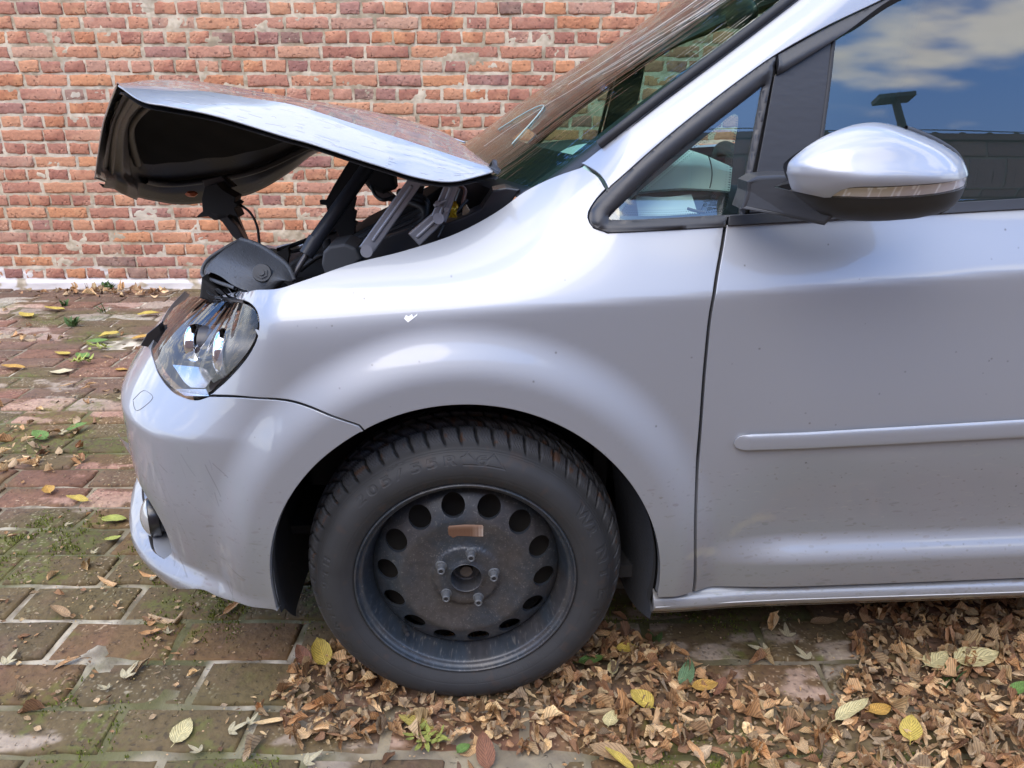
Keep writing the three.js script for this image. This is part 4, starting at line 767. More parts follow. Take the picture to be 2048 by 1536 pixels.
  const eg = new THREE.ExtrudeGeometry(sh, { depth: 0.075, bevelEnabled: true, bevelSize: 0.006, bevelThickness: 0.008, bevelSegments: 4, steps: 6 });
  { const P = eg.attributes.position; for (let i = 0; i < P.count; i++) { const t = clamp((P.getX(i) - a0[0][0]) / 0.10); P.setZ(i, P.getZ(i) * lerp(0.6, 1, t) - 0.035 + 0.075 * t); P.setY(i, P.getY(i) + 0.006); } eg.computeVertexNormals(); }
  obj('arm', eg, blackTrim, mirror);
}

// ---------------------------------------------------------------- headlamp
const lamp = add(new THREE.Group(), 'headlight', car);
{
  const poly = loop(run(lampEdge), run([lampEdge.at(-1), [-0.76, 0.815], [-0.90, 0.79], [-0.99, 0.75]]), run([[-0.99, 0.75], [-0.93, 0.728], noseTop.at(-1)]), run(noseTop.slice().reverse()));
  const bulge = (off) => { const cx = -0.62, cy = 0.755; return (s, y) => body(s, y, off + 0.022 * Math.exp(-(((s - cx) / 0.22) ** 2) - ((y - cy) / 0.06) ** 2)); };
  const inP = inset(poly, 0.004);
  obj('lens', sheet(inP, { surf: bulge(-0.003), step: 0.010, depth: 0.012, round: 0.003 }), clearLens, lamp);
  const lensIn = inset(poly, 0.006), n = lensIn.length;
  const wall = patch((u, v) => { const i = Math.round(u * n) % n, p = lensIn[i], c = [-0.62, 0.765], t = 0.10 * v; return bulge(lerp(-0.012, -0.14, v))(lerp(p[0], c[0], t), lerp(p[1], c[1], t)); }, n, 4);
  const back = sheet(lensIn, { surf: bulge(-0.14), step: 0.02, rim: false });
  obj('housing', [wall, back], phy([0.028, 0.023, 0.023], 0.45, { clearcoat: 0.2, clearcoatRoughness: 0.2 }), lamp);
  // two barrels with bright rings, aimed forwards
  const barrel = (u, v, z, r, len, tilt) => {
    const c = L(u, v, z), f = V3(-1, 0, -0.10 + tilt).normalize(), e = c.clone().addScaledVector(f, -len);
    const o = obj('lamp_barrel', [rod(e, c.clone().addScaledVector(f, -0.018), r * 0.96, r * 0.98, 32), rod(e.clone().addScaledVector(f, -0.002), e.clone().addScaledVector(f, 0.03), r * 1.03, r * 1.03, 32)], std([0.045, 0.043, 0.047], 0.35), lamp);
    obj('ring', new THREE.LatheGeometry([[r * 0.86, 0.004], [r * 0.95, 0.008], [r * 1.04, 0.004], [r * 1.06, -0.004], [r * 1.0, -0.012], [r * 0.9, -0.013]].map(([a, b]) => new THREE.Vector2(a, b)), 40).applyQuaternion(new THREE.Quaternion().setFromUnitVectors(V3(0, 1, 0), f)).translate(c.x, c.y, c.z), chrome, o);
    obj('glass_ball', new THREE.SphereGeometry(r * 0.84, 24, 12).scale(1, 1, 0.12).applyQuaternion(new THREE.Quaternion().setFromUnitVectors(V3(0, 0, 1), f)).translate(c.x, c.y, c.z), phy([0.10, 0.10, 0.11], 0.1, { clearcoat: 1 }), o);
    return o;
  };
  barrel(390, 686, -0.20, 0.036, 0.12, 0.02); barrel(452, 706, -0.125, 0.046, 0.13, 0);
  // bright tray under the barrels
  const T = (u, v, z) => L(u, v, z);
  const quad = (a, b, c, d) => patch((u, v) => a.clone().lerp(b, u).lerp(d.clone().lerp(c, u), v), 6, 6);
  obj('reflector', [quad(T(330, 728, -0.235), T(440, 738, -0.155), T(410, 776, -0.10), T(362, 774, -0.155)), quad(T(350, 778, -0.135), T(412, 778, -0.085), T(418, 792, -0.060), T(370, 792, -0.09))], std([0.6, 0.6, 0.6], 0.22, { metalness: 1 }), lamp);
  // dark lip over the lens
  obj('lamp_lip', tube([[419, 595], [455, 599], [488, 604]].map(([u, v]) => { const p = S(u, v); return body(p[0], p[1], -0.002); }), 0.0035, 6, 30), blackGloss, lamp);
}
// fog lamp in its opening
{
  const fog = add(new THREE.Group(), 'fog_light', car);
  const bx = (s, y, o) => body(s, y, o);
  obj('recess', [patch((u, v) => bx(lerp(-0.63, -0.95, u), lerp(0.27, 0.45, v), -0.10), 24, 8), patch((u, v) => bx(-0.632, lerp(0.27, 0.45, u), lerp(-0.014, -0.10, v)), 6, 4), patch((u, v) => bx(lerp(-0.632, -0.95, u), 0.445, lerp(-0.012, -0.10, v)), 20, 3)], blackMatt, fog);
  obj('recess_floor', patch((u, v) => { const s = lerp(-0.638, -0.86, u), i = fogLow, y = lerp(0.300, 0.360, smooth(-0.66, -0.86, s)); return bx(s, y - 0.002 + 0.006 * v, lerp(-0.002, -0.10, v)); }, 24, 6), plainPaint, fog);
  const c = L(302, 1034, -0.205), f = V3(-0.93, 0.02, 0.36).normalize(), q = new THREE.Quaternion().setFromUnitVectors(V3(0, 1, 0), f);
  const part = (g) => g.applyQuaternion(q).translate(c.x, c.y, c.z);
  obj('lamp_glass', part(new THREE.SphereGeometry(0.052, 32, 14, 0, 6.2832, 0, 0.95).scale(1, 0.8, 1).translate(0, -0.020, 0)), phy([0.42, 0.42, 0.40], 0.12, { clearcoat: 1, metalness: 0.3 }), fog);
  obj('lamp_ring', part(new THREE.LatheGeometry([[0.034, 0.000], [0.040, 0.005], [0.043, 0.002], [0.044, -0.016], [0.040, -0.018]].map((p) => new THREE.Vector2(...p)), 36)), blackGloss, fog);
  obj('lamp_body', [part(new THREE.CylinderGeometry(0.038, 0.026, 0.05, 24).translate(0, -0.04, 0)), part(new THREE.CylinderGeometry(0.012, 0.012, 0.05, 12).translate(0.005, -0.085, 0))], blackTrim, fog);
}
// torn number-plate carrier pushed out of the bumper front, cover flap of the towing eye
{
  const tear = (u, v) => { const a = spline0([[0.0, 0.0], [0.010, -0.030], [0.024, -0.062], [0.050, -0.105]]), q = a(v), p = L(236, 866, -0.34); return V3(p.x + q[0] + 0.12 * Math.pow(u, 1.4), p.y + q[1] + 0.006 * u * (1 - v), p.z + 0.12 * u); };
  function spline0(l) { return (t) => { const k = clamp(t, 0, 0.999) * (l.length - 1), i = Math.floor(k), f = k - i; return [lerp(l[i][0], l[i + 1][0], f), lerp(l[i][1], l[i + 1][1], f)]; }; }
  obj('torn_bumper_edge', patch(tear, 10, 16, { uv: (a, b) => [0.08 + a * 0.05, 0.4 + b * 0.08] }), paint, car);
  const f = [[266, 800], [283, 783], [290, 781], [306, 795], [303, 800], [274, 821]];
  const q = run(px([...f, f[0]]), 0.004).slice(0, -1).map((p) => { const w = body(p[0], p[1], 0.0005); return w; });
  obj('tow_cover_joint', tube(q, 0.0004, 5, 60, 0.1), std([0.12, 0.12, 0.125], 0.6), car);
}

// ---------------------------------------------------------------- hood, thrown up and bent
const spline = (list) => new THREE.CatmullRomCurve3(list, false, 'centripetal');
{
  const hood = add(new THREE.Group(), 'hood', car);
  const nearE = spline([[237, 171, -0.16], [289, 203, -0.10], [322, 209, -0.095], [417, 227, -0.09], [498, 250, -0.09], [566, 271, -0.09], [624, 287, -0.09], [706, 314, -0.09], [773, 335, -0.09], [820, 350, -0.095], [867, 360, -0.10], [906, 362, -0.11], [945, 354, -0.125], [985, 343, -0.15]].map((p) => L(...p)));
  const crest = spline([[236, 169, -0.20], [330, 174, -0.20], [420, 184, -0.175], [500, 196, -0.165], [583, 209, -0.165], [700, 245, -0.165], [850, 293, -0.165], [960, 329, -0.165], [997, 341, -0.16]].map((p) => L(...p)));
  const ridge = spline([[232, 175, -0.30], [330, 163, -0.70], [400, 168, -0.78], [498, 183, -0.80], [600, 200, -0.80], [720, 220, -0.80], [810, 241, -0.78], [880, 262, -0.70], [940, 302, -0.45], [997, 341, -0.165]].map((p) => L(...p)));
  const mid = spline([[206, 250, -0.60], [262, 240, -0.98], [380, 230, -1.1], [500, 232, -1.12], [640, 240, -1.12], [760, 250, -1.08], [860, 268, -1.0], [920, 285, -0.9]].map((p) => L(...p)));
  const farE = spline([[190, 356, -0.95], [262, 379, -1.25], [360, 398, -1.46], [440, 388, -1.52], [505, 372, -1.52], [570, 330, -1.52], [622, 289, -1.50], [720, 262, -1.48], [850, 262, -1.4], [930, 285, -1.3]].map((p) => L(...p)));
  const dent = (p, s) => { p.y += 0.004 * (fbm(p.x * 7, p.z * 7, 3, 21) - 0.5) * s; return p; };
  const facet = (t, k) => { const a = nearE.getPointAt(t), b = crest.getPointAt(t), p = a.lerp(b, k); p.y += 0.004 * Math.sin(k * Math.PI) * smooth(0.02, 0.2, t) * smooth(1, 0.85, t); return dent(p, 0.9 * k * (1 - k) * 4); };
  const rows = [crest, ridge, mid, farE], top = (t, k) => {
    const pts = rows.map((c) => c.getPointAt(t)), q = clamp(k, 0, 0.9999) * 3, i = Math.floor(q), f = q - i, g = (n) => pts[clamp(n, 0, 3)];
    const cr = (a, b, c, d) => 0.5 * (2 * b + (c - a) * f + (2 * a - 5 * b + 4 * c - d) * f * f + (3 * b - a - 3 * c + d) * f ** 3);
    const [A, B, C2, D] = [i ? g(i - 1) : g(0).clone().multiplyScalar(2).sub(g(1)), g(i), g(i + 1), i < 2 ? g(i + 2) : g(3).clone().multiplyScalar(2).sub(g(2))];
    return dent(V3(cr(A.x, B.x, C2.x, D.x), cr(A.y, B.y, C2.y, D.y), cr(A.z, B.z, C2.z, D.z)), smooth(0, 0.1, k) * 1.4);
  };
  const skinMap = canvasTex(1024, 512, (g, w, h) => {
    g.fillStyle = '#fff'; g.fillRect(0, 0, w, h); reseed(17);
    for (let i = 0; i < 260; i++) { const x = rr(0, w), y = rr(0, h), l = rr(10, 90); g.strokeStyle = `rgba(${rnd() < 0.75 ? '255,255,255' : '90,90,95'},${rr(0.1, 0.7)})`; g.lineWidth = rr(0.7, 2); g.beginPath(); g.moveTo(x, y); g.quadraticCurveTo(x + l * 0.5, y + rr(-14, 14), x + l, y + rr(-10, 10)); g.stroke(); }
  }, { repeat: true });
  const scratch = dataTex(512, 512, (u, v) => { let s = 0; s = fbmT(u, v, 10, 4, 7) * 0.5; const a = noiseT(u * 16, v * 128, 128, 3); return s + 0.4 * smooth(0.86, 0.93, a); });
  const skin = phy([0.32, 0.34, 0.375], 0.44, { metalness: 0.42, clearcoat: 1, clearcoatRoughness: 0.03, map: skinMap, bumpMap: scratch, bumpScale: 0.0022 });
  obj('side_facet', patch((u, v) => facet(u, v), 90, 16, { uv: (a, b) => [a * 1.4, b * 0.4] }), skin, hood);
  obj('top_skin', patch((u, v) => top(u, v), 110, 60, { uv: (a, b) => [a * 1.4, 0.4 + b * 1.6] }), skin, hood);
  // inner panel: dark frame round a deeper lining
  const underSign = (() => { const p = top(0.5, 0.2), a = top(0.51, 0.2).sub(p), b = top(0.5, 0.21).sub(p); return a.cross(b).y > 0 ? -1 : 1; })();
  const under = (t, k, d) => { const e = 0.004, p = top(t, k), a = top(Math.min(t + e, 1), k).sub(top(Math.max(t - e, 0), k)), b = top(t, Math.min(k + e, 1)).sub(top(t, Math.max(k - e, 0))), n = a.cross(b).normalize().multiplyScalar(underSign); return p.addScaledVector(n, d); };
  const dark = phy([0.026, 0.024, 0.024], 0.5, { clearcoat: 0.25, clearcoatRoughness: 0.25, bumpMap: gritBump, bumpScale: 0.0012 });
  const frameD = (t, k) => 0.016 + 0.020 * smooth(0.05, 0.09, t) * smooth(0.20, 0.16, t) + 0.02 * smooth(0.90, 0.93, k) * smooth(1.0, 0.985, k) - 0.010 * smooth(0.23, 0.27, t) * smooth(0.90, 0.84, k) * smooth(0.06, 0.14, k);
  obj('inner_frame', patch((u, v) => under(u * 0.98 + 0.002, 0.002 + v * 0.996, frameD(u, v)), 120, 70, { uv: (a, b) => [a * 2, b * 2] }), dark, hood);
  obj('inner_edge', patch((u, v) => facet(u, 0.02 + 0.98 * v).add(V3(0, -0.012 - 0.004 * Math.sin(v * 3.1), -0.004)), 60, 8), dark, hood);
  obj('lining', patch((u, v) => under(0.27 + 0.66 * u, 0.10 + 0.74 * v, 0.012 + 0.003 * Math.sin(u * 50) * Math.sin(v * 40)), 40, 30), std([0.008, 0.008, 0.009], 0.95), hood);
  // openings and a stiffening bead on the inner frame
  for (const [t, k, r] of [[0.12, 0.52, 0.03], [0.17, 0.72, 0.034], [0.21, 0.80, 0.022], [0.06, 0.86, 0.01]]) { const c = under(t, k, frameD(t, k) + 0.003); const o = obj('panel_hole', new THREE.CircleGeometry(r, 6).scale(1, 0.7, 1), std([0.002, 0.002, 0.002], 1), hood); o.position.copy(c); const q = under(t, k, frameD(t, k) + 0.1); o.lookAt(q.applyMatrix4(car.matrixWorld)); }
  obj('bead', [tube(Array.from({ length: 14 }, (_, i) => under(0.215 + 0.01 * Math.sin(i), 0.05 + 0.06 * i, 0.034)), 0.012, 8, 50), tube(Array.from({ length: 14 }, (_, i) => under(0.045, 0.05 + 0.068 * i, 0.02)), 0.008, 8, 50), tube(Array.from({ length: 12 }, (_, i) => under(0.24 + 0.045 * i, 0.90, 0.03)), 0.010, 8, 50)], dark, hood);
  // front and side hems
  obj('hem', [tube(Array.from({ length: 30 }, (_, i) => top(0, i / 29)), 0.002, 6, 60), tube(Array.from({ length: 30 }, (_, i) => nearE.getPointAt(i / 29).add(V3(0, -0.001, -0.001))), 0.0016, 6, 90), tube(Array.from({ length: 30 }, (_, i) => top(i / 29, 1)), 0.003, 6, 60)], skin, hood);
  // hood lock torn from its carrier, hanging under the front edge with its cable
  const lock = add(new THREE.Group(), 'hood_lock', car), zl = -0.95;
  const bit = (list, z, d, mat, name, parent) => { const P = list.map(([u, v]) => L(u, v, z)); const g = new THREE.ExtrudeGeometry(new THREE.Shape(P.map((p) => new THREE.Vector2(p.x, p.y))), { depth: d, bevelEnabled: true, bevelSize: 0.002, bevelThickness: 0.003, bevelSegments: 2 }); return obj(name, g.translate(0, 0, z - d / 2), mat, parent); };
  bit([[418, 372], [440, 366], [452, 378], [476, 392], [474, 402], [481, 406], [474, 414], [482, 430], [466, 424], [458, 432], [436, 436], [424, 428], [400, 431], [414, 420], [412, 395]], zl, 0.06, blackMatt, 'lock_plate', lock);
  bit([[424, 424], [452, 428], [476, 452], [492, 480], [484, 484], [468, 470], [448, 442]], zl + 0.02, 0.02, blackTrim, 'lock_bracket', lock);
  bit([[458, 420], [472, 424], [496, 482], [488, 482]], zl - 0.02, 0.015, blackTrim, 'lock_bracket', lock);
  bit([[410, 360], [446, 352], [470, 372], [440, 384], [416, 380]], zl - 0.05, 0.03, dark, 'lock_striker', lock);
  obj('cable', tube([[478, 408, zl], [500, 425, zl + 0.05], [514, 452, zl + 0.12], [519, 488, zl + 0.25]].map((p) => L(...p)), 0.0035, 8, 40), blackMatt, lock);
  obj('broken_lamp_chip', new THREE.DodecahedronGeometry(0.014, 0).scale(1.4, 0.7, 1).translate(...L(383, 388, -1.1).toArray()), std([0.5, 0.12, 0.04], 0.4), lock);
}

// ---------------------------------------------------------------- engine bay
{
  const bit = (name, list, z, d, mat, bevel = 0.004, smoothIt = false) => {
    let P = list.map(([u, v]) => { const p = L(u, v, z); return [p.x, p.y]; });
    if (smoothIt) P = run([...P, P[0]], 0.008).slice(0, -1);
    const g = new THREE.ExtrudeGeometry(new THREE.Shape(P.map((p) => new THREE.Vector2(...p))), { depth: d, bevelEnabled: true, bevelSize: bevel, bevelThickness: bevel, bevelSegments: 3 });
    return obj(name, g.translate(0, 0, z - d), mat, car);
  };
  // rising air duct with bolt behind the headlamp
  const duct = add(new THREE.Group(), 'air_duct', car);
  const rim0 = spline([[404, 552, -0.42], [412, 524, -0.42], [440, 502, -0.42], [470, 484, -0.42], [482, 479, -0.42]].map((p) => L(...p)));
  const low0 = spline([[436, 575, -0.24], [452, 580, -0.24], [480, 588, -0.23], [530, 590, -0.22], [588, 562, -0.22]].map((p) => L(...p)));
  const mid0 = spline([[410, 540, -0.30], [440, 552, -0.27], [470, 572, -0.24], [520, 588, -0.22], [575, 560, -0.21]].map((p) => L(...p)));
  const edge0 = spline([[482, 479, -0.42], [512, 488, -0.36], [552, 512, -0.29], [578, 536, -0.25], [588, 562, -0.22]].map((p) => L(...p)));
  const ductMat = std([0.072, 0.077, 0.084], 0.5, { bumpMap: gritBump, bumpScale: 0.0016 });
  obj('shell', [patch((u, v) => { const a = rim0.getPointAt(1 - u), b = mid0.getPointAt(clamp(u)), t = edge0.getPointAt(u), s = spline([t, t.clone().lerp(b, 0.5).add(V3(0, 0.006, 0.03)), b]); return s.getPoint(v); }, 30, 16), patch((u, v) => { const a = rim0.getPointAt(u), b = spline([L(482, 479, -0.42), L(450, 520, -0.34), L(418, 548, -0.30)]).getPointAt(1 - u); return a.lerp(b, v); }, 20, 6), patch((u, v) => { const a = edge0.getPointAt(u), b = a.clone().add(V3(-0.02, -0.10, -0.16)); return a.lerp(b, v); }, 20, 4)], ductMat, duct);
  obj('hem', [tube(Array.from({ length: 16 }, (_, i) => edge0.getPointAt(i / 15)), 0.005, 8, 40), tube([[482, 479, -0.42], [440, 502, -0.40], [412, 524, -0.40], [405, 550, -0.38], [430, 562, -0.30], [470, 576, -0.24]].map((p) => L(...p)), 0.004, 8, 40)], ductMat, duct);
  const bc = L(527, 543, -0.228), bq = new THREE.Quaternion().setFromUnitVectors(V3(0, 1, 0), V3(0.10, 0.35, 1).normalize());
  obj('bolt', [new THREE.CylinderGeometry(0.017, 0.019, 0.006, 24), new THREE.CylinderGeometry(0.012, 0.012, 0.012, 6), new THREE.CylinderGeometry(0.006, 0.007, 0.018, 12)].map((g) => g.applyQuaternion(bq).translate(bc.x, bc.y, bc.z + 0.012)), std([0.07, 0.075, 0.08], 0.45), duct);
  bit('lamp_carrier', [[408, 562], [440, 588], [520, 598], [505, 607], [430, 599], [406, 592]], -0.30, 0.08, blackMatt, 0.006);
  // broken grille edge standing out past the headlamp
  bit('broken_grille_edge', [[283, 690], [296, 668], [318, 650], [322, 672], [308, 700], [296, 692]], -0.36, 0.02, blackGloss, 0.002);
  bit('grille_shard', [[292, 680], [303, 672], [301, 684], [294, 688]], -0.36, 0.004, std([0.6, 0.62, 0.64], 0.3), 0.0006);
  // gas strut of the hood
  const strut = add(new THREE.Group(), 'hood_strut', car), s0 = L(742, 325, -0.38), s1 = L(627, 486, -0.30), s2 = L(587, 552, -0.27);
  obj('cylinder', [rod(s0, s1, 0.0145, 0.0145, 24), rod(L(632, 478, -0.303), L(612, 510, -0.29), 0.0165, 0.015, 24)], std([0.024, 0.027, 0.034], 0.42), strut);
  obj('piston_rod', rod(s1, s2, 0.0062, 0.0062, 16), std([0.07, 0.066, 0.066], 0.35, { metalness: 0.5 }), strut);
  // torn insulation hanging behind the strut
  bit('torn_insulation', [[706, 312], [690, 336], [668, 372], [652, 402], [640, 402], [641, 408], [653, 410], [661, 448], [659, 466], [671, 456], [685, 482], [708, 478], [709, 452], [714, 446], [708, 443], [712, 424], [706, 420], [711, 398], [708, 392], [716, 384], [718, 372], [730, 350], [744, 332], [760, 318]], -0.62, 0.02, blackMatt, 0.001);
  bit('bent_plate', [[728, 350], [745, 330], [770, 336], [779, 356], [776, 368], [768, 374], [774, 384], [790, 398], [808, 396], [822, 384], [836, 360], [846, 372], [840, 398], [812, 406], [786, 402], [762, 396], [742, 378], [732, 366]], -0.55, 0.03, dark0(), 0.003, false);
  bit('engine_mount', [[742, 332], [770, 330], [780, 356], [782, 372], [766, 378], [742, 368], [734, 352]], -0.52, 0.06, blackMatt, 0.01);
  function dark0() { return phy([0.045, 0.038, 0.036], 0.3, { clearcoat: 0.5 }); }
  bit('scuttle_tray', [[690, 492], [720, 470], [780, 440], [850, 405], [900, 372], [925, 362], [985, 362], [975, 420], [930, 470], [860, 500], [760, 530], [690, 540]], -0.62, 0.25, blackMatt, 0.01);
  // big curved rubber duct under the hinge with its ribs
  for (const [k, mat] of [[0, rubber], [1, blackTrim], [2, rubber]]) obj('intake_seal', tube([[672, 506 + k * 9, -0.44 + k * 0.03], [720, 478 + k * 9, -0.44 + k * 0.03], [790, 449 + k * 10, -0.44 + k * 0.03], [836, 428 + k * 10, -0.44 + k * 0.03], [851, 412 + k * 9, -0.44 + k * 0.03], [842, 398 + k * 8, -0.46 + k * 0.03], [800, 386 + k * 6, -0.52 + k * 0.03]].map((p) => L(...p)), 0.011 - k * 0.002, 10, 70), mat, car);
  bit('wing_support', [[700, 505], [760, 480], [840, 455], [885, 440], [900, 470], [860, 490], [780, 512], [700, 535]], -0.26, 0.02, blackTrim, 0.003);
  bit('reservoir', [[650, 528], [653, 506], [662, 497], [690, 492], [708, 500], [716, 516], [700, 530], [655, 544]], -0.24, 0.09, greyPlastic, 0.006);
  obj('filler_cap', rod(L(655, 494, -0.40), L(651, 478, -0.40), 0.0095, 0.0095, 14), blackMatt, car);
  obj('cross_tube', tube([[556, 500, -0.7], [590, 489, -0.75], [640, 470, -0.8], [670, 462, -0.85]].map((p) => L(...p)), 0.006, 8, 24), blackTrim, car);
  obj('cross_tube', tube([[580, 504, -0.8], [640, 492, -0.85], [700, 484, -0.85]].map((p) => L(...p)), 0.005, 8, 24), blackTrim, car);
  bit('broken_bracket', [[560, 502], [576, 496], [578, 508], [573, 530], [566, 524], [560, 512], [552, 508]], -0.7, 0.02, blackMatt, 0.001);
  bit('engine_cover', [[574, 545], [590, 528], [640, 500], [720, 492], [720, 560], [574, 580]], -0.66, 0.3, blackMatt, 0.01);
  // the two arms of the hood hinge
  const hinge = add(new THREE.Group(), 'hood_hinge', car);
  const arm = (u0, v0, u1, v1, z, w) => { const a = L(u0, v0, z), b = L(u1, v1, z), d = b.clone().sub(a), l = d.length(), g = new THREE.ExtrudeGeometry(new THREE.Shape([[0, -w], [l, -w * 0.85], [l, w * 0.85], [0, w]].map((p) => new THREE.Vector2(...p))), { depth: 0.012, bevelEnabled: true, bevelSize: 0.003, bevelThickness: 0.003, bevelSegments: 3 }); const groove = new THREE.CapsuleGeometry(w * 0.34, l * 0.72, 6, 12).rotateZ(-Math.PI / 2).translate(l * 0.5, 0, 0.014); const m = mergeGeometries([g, groove.toNonIndexed()].map((q) => (q.index ? q.toNonIndexed() : q))); return m.rotateZ(Math.atan2(d.y, d.x)).translate(a.x, a.y, z - 0.012); };
  obj('hinge_arm', arm(733, 500, 838, 352, -0.20, 0.0115), greyPaint, hinge);
  obj('hinge_arm', [arm(830, 478, 876, 436, -0.19, 0.0125), arm(878, 436, 906, 366, -0.187, 0.012)], greyPaint, hinge);
  obj('hinge_plate', [arm(838, 352, 906, 352, -0.21, 0.016)], greyPaint, hinge);
  for (const [u, v, r] of [[733, 503, 0.0115], [877, 437, 0.0105]]) obj('pivot', [rod(L(u, v, -0.215), L(u, v, -0.170), r, r, 24)], greyPaint, hinge);
  for (const [u, v] of [[875, 407], [893, 419]]) obj('hinge_bolt', rod(L(u, v, -0.19), L(u, v, -0.165), 0.0055, 0.005, 10), std([0.2, 0.2, 0.21], 0.35, { metalness: 0.7 }), hinge);
  obj('hinge_lever', rod(L(868, 412, -0.17), L(892, 400, -0.17), 0.004, 0.0035, 10), greyPaint, hinge);
  // scuttle panel running up to the screen, twist of yellow foil
  bit('cowl_cover', [[1034, 381], [1012, 379], [988, 384], [964, 420], [930, 436], [890, 452], [880, 472], [886, 474], [930, 464], [975, 446], [1008, 420]], -0.22, 0.06, phy([0.016, 0.016, 0.019], 0.35, { clearcoat: 0.3 }), 0.004);
  bit('wiper_box', [[930, 360], [968, 352], [985, 385], [975, 410], [940, 420], [915, 400]], -0.42, 0.2, blackGloss, 0.006);
  obj('wiper_arm', tube([[961, 312, -0.85], [976, 296, -0.87], [990, 284, -0.9]].map((p) => L(...p)), 0.008, 8, 20), blackTrim, car);
  reseed(12);
  obj('yellow_foil', patch((u, v) => { const p = L(lerp(897, 914, u), lerp(402, 434, v), -0.25); p.z += 0.012 * noise(u * 5, v * 5, 3); p.x += 0.008 * (noise(u * 4, v * 4, 8) - 0.5); return p; }, 10, 14), phy([0.62, 0.42, 0.03], 0.25, { metalness: 0.3, side: THREE.DoubleSide }), car);
  bit('cable_clip', [[926, 420], [932, 412], [938, 422], [934, 430], [926, 430]], -0.24, 0.02, std([0.35, 0.24, 0.14], 0.6), 0.001);
  // hoses and a loom of wires
  reseed(55);
  for (const [pts, r, mat] of [[[[660, 520, -0.40], [700, 500, -0.42], [735, 492, -0.45], [770, 470, -0.5], [800, 452, -0.5]], 0.007, rubber], [[[690, 508, -0.33], [740, 486, -0.35], [790, 478, -0.36], [840, 458, -0.36], [872, 452, -0.34]], 0.0045, blackTrim], [[[600, 540, -0.5], [640, 512, -0.5], [690, 505, -0.52], [720, 480, -0.55]], 0.006, rubber], [[[760, 500, -0.3], [800, 470, -0.32], [860, 446, -0.33], [905, 430, -0.34], [935, 400, -0.36]], 0.0035, blackTrim], [[[900, 390, -0.36], [912, 372, -0.38], [930, 380, -0.38], [926, 410, -0.36], [935, 430, -0.34]], 0.004, std([0.16, 0.07, 0.05], 0.6)], [[[742, 372, -0.5], [752, 392, -0.48], [768, 400, -0.46], [790, 392, -0.48]], 0.004, blackTrim]]) obj('hose', tube(pts.map((p) => L(...p)), r, 8, 40), mat, car);
  for (const [u, v, z] of [[700, 503, -0.3], [770, 479, -0.36], [826, 462, -0.36]]) obj('hose_clip', new THREE.TorusGeometry(0.008, 0.002, 6, 14).rotateY(0.7).translate(...L(u, v, z).toArray()), std([0.35, 0.36, 0.37], 0.4, { metalness: 0.8 }), car);
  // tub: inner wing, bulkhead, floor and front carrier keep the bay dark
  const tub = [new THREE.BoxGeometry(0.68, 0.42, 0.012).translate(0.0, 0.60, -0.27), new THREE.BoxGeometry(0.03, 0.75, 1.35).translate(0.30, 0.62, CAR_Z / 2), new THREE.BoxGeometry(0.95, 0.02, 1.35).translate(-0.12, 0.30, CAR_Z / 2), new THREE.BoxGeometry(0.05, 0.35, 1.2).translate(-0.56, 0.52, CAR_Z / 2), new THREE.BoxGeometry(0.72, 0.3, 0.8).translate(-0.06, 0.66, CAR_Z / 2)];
  obj('engine_bay', tub, blackMatt, car);
}

